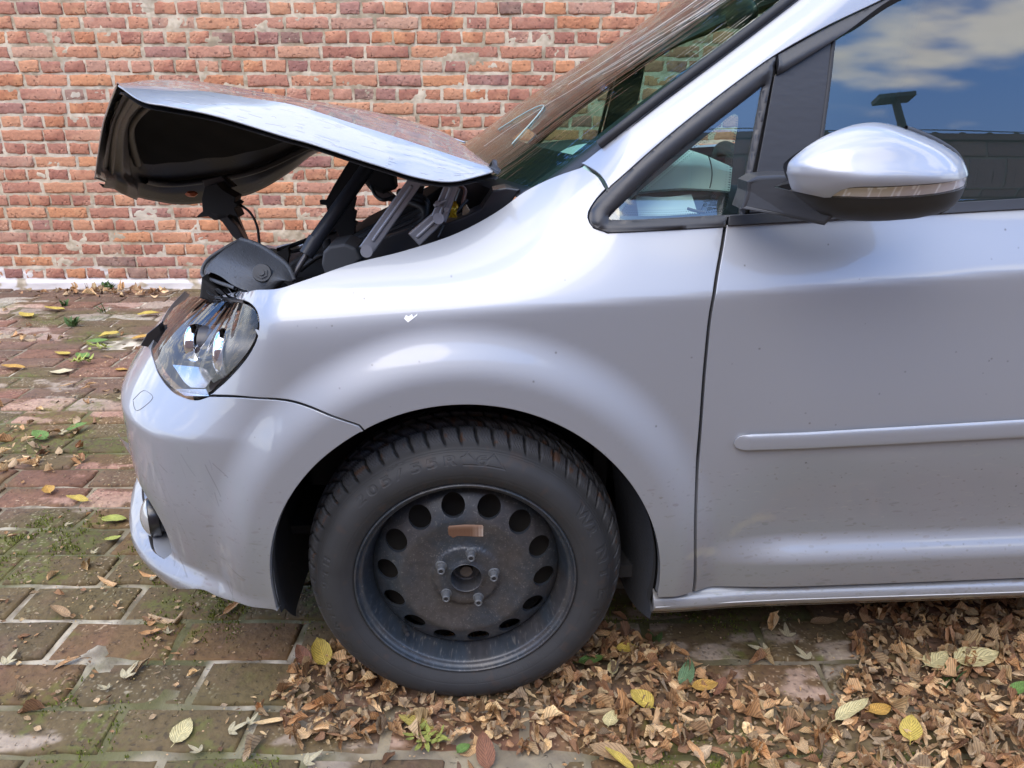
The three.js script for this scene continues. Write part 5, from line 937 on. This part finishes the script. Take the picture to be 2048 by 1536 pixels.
// ---------------------------------------------------------------- cabin, right flank, rest of the body
{
  const mirrorZ = (m, name) => { const o = add(new THREE.Mesh(m.geometry, m.material), name ?? m.name, car); o.scale.z = -1; o.position.z = CAR_Z; return o; };
  const find = (n) => { let r; car.traverse((o) => { if (o.name === n && o.isMesh && !r) r = o; }); return r; };
  for (const n of ['front_bumper', 'door_skin', 'sill', 'front_pillar', 'frame_strip', 'mirror_panel', 'rubber_frame', 'door_glass']) mirrorZ(find(n));
  const farPane = quarter.children.find((o) => o.name === 'pane'); mirrorZ(farPane, 'quarter_pane');
  // rear flank, roof and tail: outside the picture, but they shade and close the cabin
  for (const far of [false, true]) {
    const m = obj('rear_flank', [sheet(loop(run([[1.62, 0.28], [3.35, 0.30]], 0.05), run([[3.35, 0.30], [3.35, 1.08]], 0.05), run([[3.35, 1.08], [1.62, 1.045]], 0.05), run([[1.62, 1.045], [1.62, 0.28]], 0.05)), { step: 0.05, depth: 0.02, surf: (s, y) => body(1.5, y).setX(s) }), sheet(loop(run([[1.6, 1.02], [1.72, 1.02]]), run([[1.72, 1.02], [1.72, 1.6]]), run([[1.72, 1.6], [1.6, 1.6]]), run([[1.6, 1.6], [1.6, 1.02]])), { step: 0.04, surf: (s, y) => body(1.5, y).setX(s) })], plainPaint, car);
    if (far) { m.scale.z = -1; m.position.z = CAR_Z; }
  }
  obj('roof', patch((u, v) => { const z = lerp(-0.235, CAR_Z + 0.235, v), x = lerp(1.0, 3.3, u); return V3(x - 0.10 * Math.sin(v * Math.PI) * (1 - u), 1.60 + 0.04 * Math.sin(v * Math.PI) + 0.03 * Math.sin(u * 2.6), z); }, 20, 16), plainPaint, car);
  obj('headliner', patch((u, v) => { const z = lerp(-0.24, CAR_Z + 0.24, v), x = lerp(1.05, 3.3, u); return V3(x - 0.10 * Math.sin(v * Math.PI) * (1 - u), 1.575 + 0.03 * Math.sin(v * Math.PI), z); }, 10, 10), std([0.32, 0.31, 0.29], 0.95), car);
  obj('tail', new THREE.BoxGeometry(0.06, 1.25, 1.5).translate(3.36, 0.95, CAR_Z / 2), plainPaint, car);
  obj('cabin_floor', new THREE.BoxGeometry(3.1, 0.03, 1.6).translate(1.85, 0.25, CAR_Z / 2), std([0.03, 0.03, 0.032], 0.9), car);
  // dashboard
  const prof = spline([[0.12, 1.01], [0.30, 1.035], [0.44, 1.045], [0.58, 1.02], [0.64, 0.96], [0.62, 0.88], [0.68, 0.80], [0.66, 0.66]].map(([x, y]) => V3(x, y, 0)));
  obj('dashboard', patch((u, v) => { const p = prof.getPointAt(u), z = lerp(-0.14, CAR_Z + 0.14, v); return V3(p.x + 0.012 * Math.sin(v * 9), p.y + 0.016 * Math.exp(-(((v - 0.24) / 0.12) ** 2)) * smooth(0.2, 0.5, u), z); }, 40, 40), std([0.055, 0.057, 0.06], 0.8, { bumpMap: gritBump, bumpScale: 0.001 }), car);
  // sagging airbag across the dash, paper lying before it
  obj('airbag', patch((u, v) => { const a = u * 2 * Math.PI, r = Math.pow(Math.abs(Math.sin(v * Math.PI)), 0.3), x = 0.40 + 0.19 * Math.cos(a) * (0.9 + 0.1 * r), y = 1.028 + Math.sin(a) * 0.075 * Math.pow(r, 0.6) + 0.008 * noise(Math.cos(a) * 3 + 4, v * 7, 3); return V3(x, y, lerp(-0.165, -0.80, v)); }, 40, 30, { closeU: true }), std([0.66, 0.70, 0.68], 0.85, { bumpMap: gritBump, bumpScale: 0.002 }), car);
  for (const x of [0.300, 0.463]) obj('airbag_seam', tube(Array.from({ length: 9 }, (_, i) => V3(x + 0.012 * Math.sin(i * 0.5), 1.105 - 0.017 * i + 0.012 * Math.sin(i * 0.35), -0.163 - 0.002 * i)), 0.0012, 5, 24), std([0.14, 0.16, 0.155], 0.9), car);
  { const a = L(1271, 390, -0.15), b = L(1384, 388, -0.15), c = L(1397, 428, -0.13), d = L(1277, 432, -0.13); obj('paper_sheet', patch((u, v) => { const p = a.clone().lerp(b, u).lerp(d.clone().lerp(c, u), v); p.y += -0.004 * Math.sin(u * 3.1) * (1 - v); p.z += 0.006 * Math.sin(u * 4); return p; }, 12, 8), std([0.86, 0.88, 0.87], 0.8), car); }
  obj('dry_twig', tube([[1375, 417], [1392, 422], [1410, 424]].map(([u, v]) => L(u, v, -0.11)), 0.003, 6, 12), std([0.12, 0.09, 0.06], 0.9), car);
  // steering wheel, seats
  const sw = new THREE.TorusGeometry(0.185, 0.016, 12, 48).rotateX(0).applyMatrix4(new THREE.Matrix4().makeRotationY(Math.PI / 2)).applyMatrix4(new THREE.Matrix4().makeRotationZ(0.5)).translate(0.70, 0.93, -0.52);
  obj('steering_wheel', [sw, rod(V3(0.56, 0.87, -0.52), V3(0.69, 0.925, -0.52), 0.05, 0.07)], rubber, car);
  const side = [[0.908, 1.40], [0.895, 1.27], [0.872, 1.15], [0.868, 1.05], [0.87, 0.90], [0.80, 0.74], [0.62, 0.70], [0.60, 0.58], [0.70, 0.50], [1.20, 0.46], [1.26, 0.60], [1.245, 0.95], [1.228, 1.12], [1.205, 1.22], [1.175, 1.33], [1.12, 1.44], [1.03, 1.49], [0.95, 1.47], [0.908, 1.40]];
  const seat = (x, z) => obj('seat', new THREE.ExtrudeGeometry(new THREE.Shape(run(side, 0.02).map((p) => new THREE.Vector2(...p))), { depth: 0.36, bevelEnabled: true, bevelSize: 0.02, bevelThickness: 0.05, bevelSegments: 5 }).translate(x, 0, z - 0.18), std([0.035, 0.036, 0.04], 0.9), car);
  seat(0, -0.54); seat(0.33, CAR_Z + 0.54);
  // rear-view mirror behind the screen
  obj('inner_mirror', new THREE.SphereGeometry(0.1, 20, 12).scale(0.25, 0.34, 1.1).translate(0.74, 1.40, CAR_Z / 2), blackTrim, car);
}

// ---------------------------------------------------------------- fallen leaves, seed wings, weeds, moss
const ribMap = dataTex(128, 256, (u, v) => { const d = Math.abs(u - 0.5), side = ((v * 9 - d * 7) % 1 + 1) % 1; return 0.74 + 0.26 * smooth(0.0, 0.18, Math.min(side, 1 - side)) + 0.25 * smooth(0.035, 0.0, d) - 0.14 * noise(u * 9, v * 14, 5); });
ribMap.colorSpace = THREE.SRGBColorSpace;
const ribBump = dataTex(128, 256, (u, v) => { const d = Math.abs(u - 0.5), side = ((v * 9 - d * 7) % 1 + 1) % 1; return 0.5 + 0.5 * smooth(0.0, 0.4, Math.min(side, 1 - side)) - 0.4 * smooth(0.05, 0, d); });
// one curled leaf: length, width, roll across, bow along, twist, ragged margin
function leaf(Ln, W, roll, bow, twist, rag, seed, nu = 4, nv = 7, stalk = 0.2) {
  const pos = [], uv = [], idx = [], w = nu + 1;
  for (let j = 0; j <= nv; j++) {
    const t = j / nv, half = W * 0.5 * Math.pow(Math.sin(Math.PI * Math.pow(t, 0.82)), 0.72) * (1 - 0.12 * t) + 0.0006;
    for (let i = 0; i <= nu; i++) {
      const q = (i / nu - 0.5) * 2, e = Math.abs(q) === 1 ? 1 + rag * (noise(j * 1.9 + seed * 7, i * 3.1, seed) - 0.55) : 1;
      const a = q * half * e, ang = roll * q * half / (W * 0.5);
      let x = Math.abs(ang) > 0.01 ? Math.sin(ang) / ang * a : a, y = Math.abs(a) * Math.tan(clamp(Math.abs(ang) * 0.5, 0, 1.2)) * Math.sign(roll) + 0.06 * W * (noise(t * 4 + seed, q * 2 + 9, seed) - 0.5) * 2;
      const z0 = (t - 0.5) * Ln, tw = twist * (t - 0.5), cx = Math.cos(tw), sx = Math.sin(tw);
      const X = x * cx - y * sx, Y = x * sx + y * cx + bow * Ln * (4 * (t - 0.5) ** 2);
      pos.push(X, Y, -z0); uv.push(i / nu, t);
    }
  }
  for (let j = 0; j < nv; j++) for (let i = 0; i < nu; i++) { const a = j * w + i; idx.push(a, a + 1, a + w + 1, a, a + w + 1, a + w); }
  if (stalk) { const b = pos.length / 3, z = Ln * 0.5, y = pos[1 + 3 * (nu >> 1)]; pos.push(-0.0006, y, z, 0.0006, y, z, 0.0004, y + 0.003, z + stalk * Ln, -0.0004, y + 0.003, z + stalk * Ln); uv.push(0.5, 0, 0.5, 0, 0.5, 0, 0.5, 0); idx.push(b, b + 1, b + 2, b, b + 2, b + 3); }
  return geoFrom(pos, idx, uv);
}
function seedWing(L0, seed) {                                             // three-lobed bract
  const lobe = (len, w, a, lift) => leaf(len, w, 0.5, 0.05, 0.2, 0.1, seed, 2, 4, 0).translate(0, 0.001, -len / 2).rotateX(lift).rotateY(a);
  return mergeGeometries([lobe(L0, L0 * 0.28, 0.1, 0.12), lobe(L0 * 0.62, L0 * 0.24, 0.85, 0.2), lobe(L0 * 0.55, L0 * 0.22, -0.9, 0.15)]);
}
const leafMat = (c) => std(c, 0.72, { map: ribMap, bumpMap: ribBump, bumpScale: 0.0012, side: THREE.DoubleSide });
const YELLOW = leafMat([0.62, 0.46, 0.09]), PALE = leafMat([0.70, 0.60, 0.30]), ORANGE = leafMat([0.60, 0.34, 0.07]), TAN = leafMat([0.44, 0.28, 0.14]), RUST = leafMat([0.27, 0.115, 0.06]), GREEN = leafMat([0.16, 0.28, 0.06]), LIME = leafMat([0.50, 0.54, 0.12]), BLUEGREEN = leafMat([0.16, 0.27, 0.13]), CREAM = leafMat([0.72, 0.62, 0.38]), OLIVE = leafMat([0.45, 0.36, 0.08]);
const spot = (u, v, y = 0) => { const a = (u - 1024) / FOCAL, b = (768 - v) / FOCAL, c = Math.cos(CAM_PITCH), s = Math.sin(CAM_PITCH), d = V3(a, b * c - s, -c - b * s), t = (y - CAM_H) / d.y; return V3(d.x * t, y, d.z * t); };
let leafSeed = 1;
function drop(name, p, geo, mat, turn, tiltX, tiltZ, label, category, group) {
  const o = obj(name, geo, mat); o.position.copy(p); o.rotation.set(tiltX, turn, tiltZ, 'YXZ');
  return tag(o, label, category, group);
}
const DEG = Math.PI / 180;
// the leaves one can point to: place (survey), length, width, colour, turn, roll, tilt, description
for (const [u, v, y, ln, w, mat, turn, roll, tx, tz, label] of [
  [365, 1462, 0.010, 0.062, 0.043, PALE, 8, 0.35, 4, -4, 'pale yellow oval leaf lying alone on the bare bricks at lower left'],
  [643, 1303, 0.035, 0.070, 0.052, YELLOW, -28, 0.9, 26, 10, 'bright yellow curled leaf propped against the left side of the tyre'],
  [606, 1312, 0.028, 0.070, 0.036, RUST, -35, 0.7, 10, 12, 'rusty brown leaf beside the bright yellow leaf at the tyre'],
  [229, 1038, 0.012, 0.075, 0.055, LIME, 88, 0.25, -3, 5, 'light green ribbed leaf just in front of the bumper lip'],
  [226, 1076, 0.009, 0.045, 0.028, LIME, 70, 0.3, 0, 5, 'small yellow-green leaf below the ribbed green leaf near the bumper'],
  [155, 998, 0.012, 0.095, 0.030, YELLOW, -68, 1.0, 0, 8, 'long narrow yellow leaf rolled lengthwise on mossy bricks'],
  [97, 979, 0.012, 0.055, 0.042, ORANGE, -40, 0.8, 5, 5, 'orange-brown folded leaf left of the long yellow leaf'],
  [121, 1223, 0.014, 0.080, 0.026, TAN, -60, 1.1, 3, 4, 'long tan leaf rolled up on a mossy brick left of the bumper'],
  [1374, 1346, 0.024, 0.072, 0.036, BLUEGREEN, 24, 0.4, 18, 6, 'dark green toothed leaf lying on brown litter right of the tyre'],
  [1183, 1320, 0.024, 0.062, 0.034, GREEN, 80, 0.35, 6, 4, 'green ribbed leaf on the litter close to the tyre\'s right side'],
  [1254, 1296, 0.022, 0.050, 0.030, YELLOW, 85, 0.5, 3, -6, 'small yellow leaf above the green ribbed leaf right of the tyre'],
  [1226, 1334, 0.024, 0.036, 0.026, PALE, 10, 0.6, 20, 0, 'tiny pale yellow leaf between two green leaves right of the tyre'],
  [1410, 1371, 0.024, 0.058, 0.034, ORANGE, 84, 0.3, 4, 0, 'orange-yellow leaf just below the dark green toothed leaf'],
  [1283, 1399, 0.024, 0.056, 0.044, YELLOW, -50, 0.9, 14, 8, 'crumpled yellow leaf in the middle of the litter right of the tyre'],
  [1952, 1315, 0.035, 0.105, 0.060, PALE, 84, 0.5, 6, -6, 'big pale yellow ribbed leaf on top of the litter at far right'],
  [1873, 1320, 0.030, 0.072, 0.048, PALE, 62, 0.4, 8, 4, 'pale yellow leaf left of the big ribbed leaf at far right'],
  [1704, 1420, 0.026, 0.096, 0.034, PALE, 62, 0.8, 8, 2, 'long pale yellow leaf slanting across the litter below the sill'],
  [1760, 1419, 0.028, 0.052, 0.034, ORANGE, 75, 0.4, 4, 0, 'orange-yellow oval leaf beside the long pale leaf'],
  [1822, 1456, 0.030, 0.056, 0.044, YELLOW, 25, 0.5, 22, 8, 'yellow leaf standing tilted in the litter at lower right'],
  [1222, 1437, 0.012, 0.042, 0.034, PALE, 20, 0.3, 4, 4, 'squarish pale yellow leaf on bare brick at the edge of the litter'],
  [970, 1500, 0.020, 0.070, 0.040, RUST, -12, 0.5, 30, 4, 'rust brown pointed leaf standing on the bottom edge joint below the tyre'],
  [1222, 1506, 0.016, 0.088, 0.044, TAN, -72, 0.7, 6, 6, 'large pale brown leaf at the bottom edge right of the tyre'],
  [1238, 1518, 0.018, 0.070, 0.022, YELLOW, -45, 1.1, 4, 2, 'narrow yellow curled leaf under the large brown leaf at the bottom edge'],
  [832, 1446, 0.016, 0.080, 0.034, OLIVE, -70, 0.5, 8, 2, 'olive yellow leaf below the tyre above a pale flower bunch'],
  [927, 1497, 0.014, 0.030, 0.026, GREEN, 50, 0.5, 6, 4, 'small dark green leaf at the bottom edge below the tyre'],
  [2038, 1376, 0.032, 0.052, 0.028, GREEN, 60, 0.5, 8, 2, 'green leaf at the right edge of the litter'],
  [1648, 1243, 0.012, 0.070, 0.030, TAN, 84, 0.4, 3, 0, 'single brown leaf lying on dark bricks under the door sill'],
  [1440, 1373, 0.020, 0.05, 0.03, RUST, 40, 0.8, 20, 0, 'dark red-brown leaf in the litter beside the orange-yellow leaf'],
  [124, 743, 0.010, 0.110, 0.052, CREAM, 86, 0.3, 2, 0, 'large cream leaf lying flat on the left paving left of the bumper'],
  [125, 707, 0.012, 0.090, 0.044, YELLOW, -76, 0.5, 2, 0, 'clear yellow leaf on the paving behind the large cream leaf'],
  [26, 734, 0.012, 0.130, 0.046, ORANGE, -80, 0.7, 2, 0, 'golden leaf at the left edge of the paving'],
  [244, 739, 0.010, 0.062, 0.032, ORANGE, 90, 0.3, 0, 0, 'small orange leaf close to the front corner of the bumper'],
  [284, 675, 0.016, 0.110, 0.060, ORANGE, 78, 0.6, 6, 0, 'deep golden leaf behind the headlamp on the paving'],
  [218, 669, 0.018, 0.100, 0.070, YELLOW, 70, 0.7, 8, 0, 'broad yellow leaf left of the deep golden leaf'],
  [52, 630, 0.014, 0.120, 0.070, YELLOW, -60, 0.5, 4, 0, 'yellow leaf on the far paving at left near the wall'],
  [109, 617, 0.014, 0.140, 0.050, YELLOW, -76, 0.5, 4, 0, 'long yellow leaf near the whitewashed foot of the wall'],
  [300, 627, 0.016, 0.140, 0.060, YELLOW, 84, 0.6, 4, 0, 'yellow leaf pair on the far paving just left of the headlamp'],
  [164, 711, 0.016, 0.090, 0.060, GREEN, -60, 0.4, 4, 0, 'green leaf lying behind the lime green flower bunch'],
  [196, 682, 0.014, 0.110, 0.060, GREEN, 88, 0.3, 2, 0, 'green leaf in front of the broad yellow leaf'],
  [154, 853, 0.020, 0.075, 0.052, GREEN, 50, 0.4, 8, 4, 'fresh green leaf on the right rim of the brown leaf pile'],
  [79, 870, 0.022, 0.080, 0.055, GREEN, -60, 0.5, 12, 4, 'fresh green leaf on the left part of the brown leaf pile'],
]) { leafSeed++; drop('fallen_leaf', spot(u, v, y), leaf(ln, w, roll, 0.04, rr(-0.3, 0.3), 0.12, leafSeed, 6, 10), mat, -turn * DEG, tx * DEG, tz * DEG, label, 'leaf'); }
// pale seed wings scattered over the bricks
const wing0 = seedWing(0.036, 3), wingB = seedWing(0.030, 8);
let firstWing = null;
for (const [u, v, turn, k, where] of [[248, 1358, 20, 1.2, 'largest pale seed wing, on the brick above the yellow oval leaf'], [217, 1378, -70, 0.8, 'small pale seed wing just below left of the largest one'], [10, 1330, 10, 1.1, 'pale seed wing at the left edge of the picture, low down'], [497, 1450, 30, 0.9, 'pale seed wing on the joint right of the yellow oval leaf'], [458, 1466, 60, 1.0, 'pale seed wing between the yellow oval leaf and the brown litter'], [336, 1268, -20, 0.7, 'small seed wing on the brick below the bumper corner'], [184, 1108, 20, 0.8, 'pale seed wing on the pale mortar joint below the small yellow-green leaf'], [130, 1050, 80, 0.7, 'pale seed wing left of the ribbed green leaf by the bumper'], [300, 1160, 50, 0.7, 'pale seed wing on green moss under the bumper lip'], [610, 1530, 50, 1, 'pale seed wing on the bottom edge joint left of the tyre'], [400, 1505, -60, 0.9, 'pale seed wing below the yellow oval leaf at the bottom edge'], [1155, 1400, 20, 1.1, 'pale seed wing on the litter below the tyre\'s right side'], [1575, 1275, 15, 1.1, 'upper pale seed wing on dark bricks under the sill'], [1616, 1320, -20, 1.1, 'lower right pale seed wing on dark bricks under the sill'], [1535, 1305, -60, 1.1, 'left one of the pale seed wings under the sill'], [1634, 1475, 70, 0.9, 'pale seed wing on bare brick at lower right'], [1365, 1500, 60, 0.9, 'pale seed wing at the bottom edge right of the large brown leaf'], [118, 868, 60, 1.1, 'pale seed wing on the brown leaf pile at left'], [245, 800, -30, 1.1, 'pale seed wing on the paving close to the bumper corner']]) {
  let o;
  if (!firstWing) { o = firstWing = obj('seed_wing', wing0, CREAM); }
  else { o = firstWing.clone(); o.geometry = k > 0.95 ? wing0 : wingB; o.name = numbered('seed_wing'); scene.add(o); }
  tag(o, where, 'seed wing', 'pale seed wings scattered over the paving');
  o.position.copy(spot(u, v, 0.007)); o.rotation.set(0, -turn * DEG, rr(-0.15, 0.15)); o.scale.setScalar(k * 1.15);
}
// withered flower bunches
for (const [u, v, n, r, label] of [[848, 1482, 18, 0.034, 'pale yellow withered flower bunch below the tyre'], [164, 727, 16, 0.05, 'lime green withered flower bunch on the left paving'], [197, 697, 12, 0.055, 'yellow-green withered bunch lying behind the lime green one']]) {
  const g = Array.from({ length: n }, () => leaf(rr(0.7, 1.1) * r, r * 0.28, 0.5, 0.1, 0.3, 0.1, Math.floor(rr(0, 99)), 2, 4, 0).translate(0, 0, -r * 0.5).rotateX(rr(0, 0.7)).rotateY(rr(-3.1, 3.1)).translate(rr(-r, r) * 0.8, rr(0.004, 0.018), rr(-r, r) * 0.35));
  drop('flower_bunch', spot(u, v, 0.006), mergeGeometries(g), LIME, rr(-0.5, 0.5), 0, 0, label, 'flower bunch');
}
// litter: brown curled leaves heaped against the wheel and along the car, thinly strewn elsewhere
{
  reseed(2024);
  const kinds = Array.from({ length: 44 }, (_, k) => leaf(rr(0.028, 0.082), rr(0.016, 0.046), rr(0.3, 2.7) * (rnd() < 0.3 ? -1 : 1), rr(-0.05, 0.16), rr(-1.5, 1.5), 0.6, k + 50, 4, 7, rnd() < 0.3 ? 0.25 : 0));
  const bits = Array.from({ length: 8 }, (_, k) => leaf(rr(0.012, 0.024), rr(0.006, 0.014), rr(0.4, 1.8), 0.1, rr(-0.8, 0.8), 0.5, k + 90, 2, 3, 0));
  const tones = [[0.36, 0.225, 0.12], [0.30, 0.175, 0.09], [0.43, 0.29, 0.165], [0.24, 0.13, 0.07], [0.19, 0.10, 0.055], [0.48, 0.34, 0.19], [0.33, 0.18, 0.085], [0.28, 0.20, 0.13], [0.40, 0.28, 0.17]];
  const out = [], m = new THREE.Matrix4(), q = new THREE.Quaternion();
  const put = (list, x, y, z, k, flat) => {
    const g = list[Math.floor(rnd() * list.length)].clone(), t = tones[Math.floor(Math.pow(rnd(), 0.9) * tones.length)], b = rr(0.95, 2.6), c = new Float32Array(g.attributes.position.count * 3);
    for (let i = 0; i < c.length; i += 3) { c[i] = t[0] * b; c[i + 1] = t[1] * b; c[i + 2] = t[2] * b * 0.92; }
    g.setAttribute('color', new THREE.BufferAttribute(c, 3));
    q.setFromEuler(new THREE.Euler(rr(-1, 1) * flat, rr(-3.14, 3.14), rr(-1, 1) * flat, 'YXZ'));
    out.push(g.applyMatrix4(m.compose(V3(x, y, z), q, V3(k, k, k))));
  };
  // depth of the heap over the paving, from what the photograph shows
  const heap = (x, z) => {
    let h = 0;
    const e = (cx, cz, rx, rz, a) => { const d = ((x - cx) / rx) ** 2 + ((z - cz) / rz) ** 2; if (d < 1) h = Math.max(h, a * Math.sqrt(1 - d)); };
    e(0.02, -1.27, 0.42, 0.12, 0.026); e(-0.37, -1.33, 0.14, 0.17, 0.032); e(0.24, -1.34, 0.20, 0.15, 0.030); e(0.36, -1.25, 0.25, 0.13, 0.026); e(1.0, -1.26, 0.30, 0.30, 0.040); e(0.62, -1.20, 0.14, 0.10, 0.020); e(0.85, -1.05, 0.35, 0.14, 0.03); e(0.52, -1.14, 0.15, 0.06, 0.016); e(0.02, -1.45, 0.30, 0.12, 0.03); e(1.35, -1.5, 0.5, 0.5, 0.035); e(-0.22, -1.85, 0.18, 0.3, 0.03);
    return h * (0.15 + 1.35 * fbm(x * 7, z * 7, 3, 5));
  };
  for (let i = 0; i < 24000; i++) { const x = rr(-0.55, 1.5), z = rr(-1.9, -0.9), h = heap(x, z); if (h > 0.0035 && rnd() < 0.20 + h * 12) put(rnd() < 0.66 ? kinds : bits, x, 0.004 + h * Math.pow(rnd(), 0.6), z, rr(0.36, 0.84), 0.2 + Math.min(0.42, h * 14)); }
  for (let i = 0; i < 300; i++) { const x = rr(-0.6, 1.4), z = rr(-1.7, -0.9); put(rnd() < 0.35 ? kinds : bits, x, 0.006, z, rr(0.5, 0.9), 0.2); }
  // pile at the left and thin litter over the yard
  for (let i = 0; i < 75; i++) { const p = spot(rr(0, 170), rr(835, 950)); const d = Math.hypot((p.x + 1.75) / 0.42, (p.z + 2.55) / 0.22); if (d < 1) put(rnd() < 0.6 ? kinds : bits, p.x, 0.008 + 0.02 * (1 - d) * rnd(), p.z, rr(0.7, 1.15), 0.5); }
  for (let i = 0; i < 1150; i++) { const z = rr(-4.85, -1.2), x = rr(-0.74 * -z - 0.1, -0.25 * -z); const cl = fbm(x * 2.2, z * 2.6, 3, 66); if (cl < 0.42 + rnd() * 0.25) continue; put(rnd() < 0.16 + 0.35 * smooth(-2.2, -4.4, z) ? kinds : bits, x, 0.006, z, rr(0.6, 1.1), 0.25); }
  for (let i = 0; i < 210; i++) { const x = rr(-3.3, -1.6); if (fbm(x * 3, 2, 3, 8) > 0.40 + 0.22 * rnd()) put(kinds, x, 0.008 + rr(0, 0.014), -4.86 + Math.abs(rr(-0.12, 0.12) + rr(-0.1, 0.1)), rr(0.7, 1.2), 0.35); }
  tag(obj('leaf_litter', mergeGeometries(out), new THREE.MeshStandardMaterial({ vertexColors: true, roughness: 0.78, map: ribMap, bumpMap: ribBump, bumpScale: 0.001, side: THREE.DoubleSide })), 'dry brown curled leaves heaped round the tyre and strewn over the paving', 'leaf litter', null, 'stuff');
  // crumbs: chaff and grit between the leaves
  const n = 2600, grit = new THREE.InstancedMesh(new THREE.IcosahedronGeometry(0.0022, 0).scale(1.4, 0.5, 1), std([0.36, 0.28, 0.17], 0.9), n), d = new THREE.Object3D();
  for (let i = 0; i < n; i++) { const near = rnd() < 0.6, z = near ? rr(-1.9, -0.95) : rr(-3.6, -1.6), x = near ? rr(-1.3, 1.25) : rr(-0.72 * -z, -0.2 * -z); d.position.set(x, 0.004, z); d.rotation.set(0, rr(0, 6), 0); d.scale.setScalar(rr(0.3, 1.1)); d.updateMatrix(); grit.setMatrixAt(i, d.matrix); const t = rr(0.4, 1.6); grit.setColorAt(i, lin(t, t * rr(0.8, 1), t * rr(0.6, 1))); }
  tag(add(grit, 'chaff', scene), 'fine pale chaff and grit lying on the brick paving', 'chaff', null, 'stuff');
  // moss cushions along the joints
  const nm = 6000, moss = new THREE.InstancedMesh(new THREE.ConeGeometry(0.0022, 0.008, 4).translate(0, 0.003, 0), std([0.115, 0.135, 0.02], 0.95), nm);
  let k = 0;
  for (let i = 0; i < 90000 && k < nm; i++) { const z = rr(-2.4, -0.95), x = rr(-1.7, 1.2), f = mossy(x, z); if (f < 0.59 + rr(0, 0.12) || fbm(x * 30, z * 30, 2, 9) < 0.5) continue; d.position.set(x, 0.0005, z); d.rotation.set(rr(-0.5, 0.5), rr(0, 6), rr(-0.5, 0.5)); d.scale.setScalar(rr(0.5, 1.2)); d.updateMatrix(); moss.setMatrixAt(k, d.matrix); const t = rr(0.6, 1.5); moss.setColorAt(k, lin(t, t, t * 0.8)); k++; }
  moss.count = k;
  tag(add(moss, 'moss', scene), 'low green moss growing in cushions on the bricks and joints', 'moss', null, 'stuff');
}
// weeds in the joints
for (const [u, v, r, n, label] of [[218, 580, 0.07, 16, 'small leafy weed growing at the foot of the brick wall'], [146, 652, 0.07, 14, 'dark green weed among yellow leaves on the far paving'], [205, 625, 0.08, 8, 'upright grassy weed in a joint near the wall'], [129, 612, 0.06, 9, 'tiny round weed beside the long yellow leaf near the wall'], [1896, 1378, 0.06, 9, 'thin grass tuft growing through the litter at lower right'], [1312, 1280, 0.03, 6, 'tiny seedling in the litter right of the tyre']]) {
  reseed(u * 3 + v);
  const g = Array.from({ length: n }, () => { const a = rr(-3.1, 3.1), l = rr(0.5, 1) * r; return leaf(l, l * (label.includes('grass') ? 0.13 : 0.42), 0.4, -0.1, 0.2, 0.1, Math.floor(rr(0, 90)), 2, 4, 0).translate(0, 0, -l / 2).rotateX(rr(0.4, 1.3)).rotateY(a).translate(rr(-0.3, 0.3) * r, 0, rr(-0.2, 0.2) * r); });
  drop('weed', spot(u, v, 0.004), mergeGeometries(g), leafMat([0.09, 0.16, 0.035]), 0, 0, 0, label, 'weed');
}

scene.updateMatrixWorld(true);
renderer.render(scene, camera);
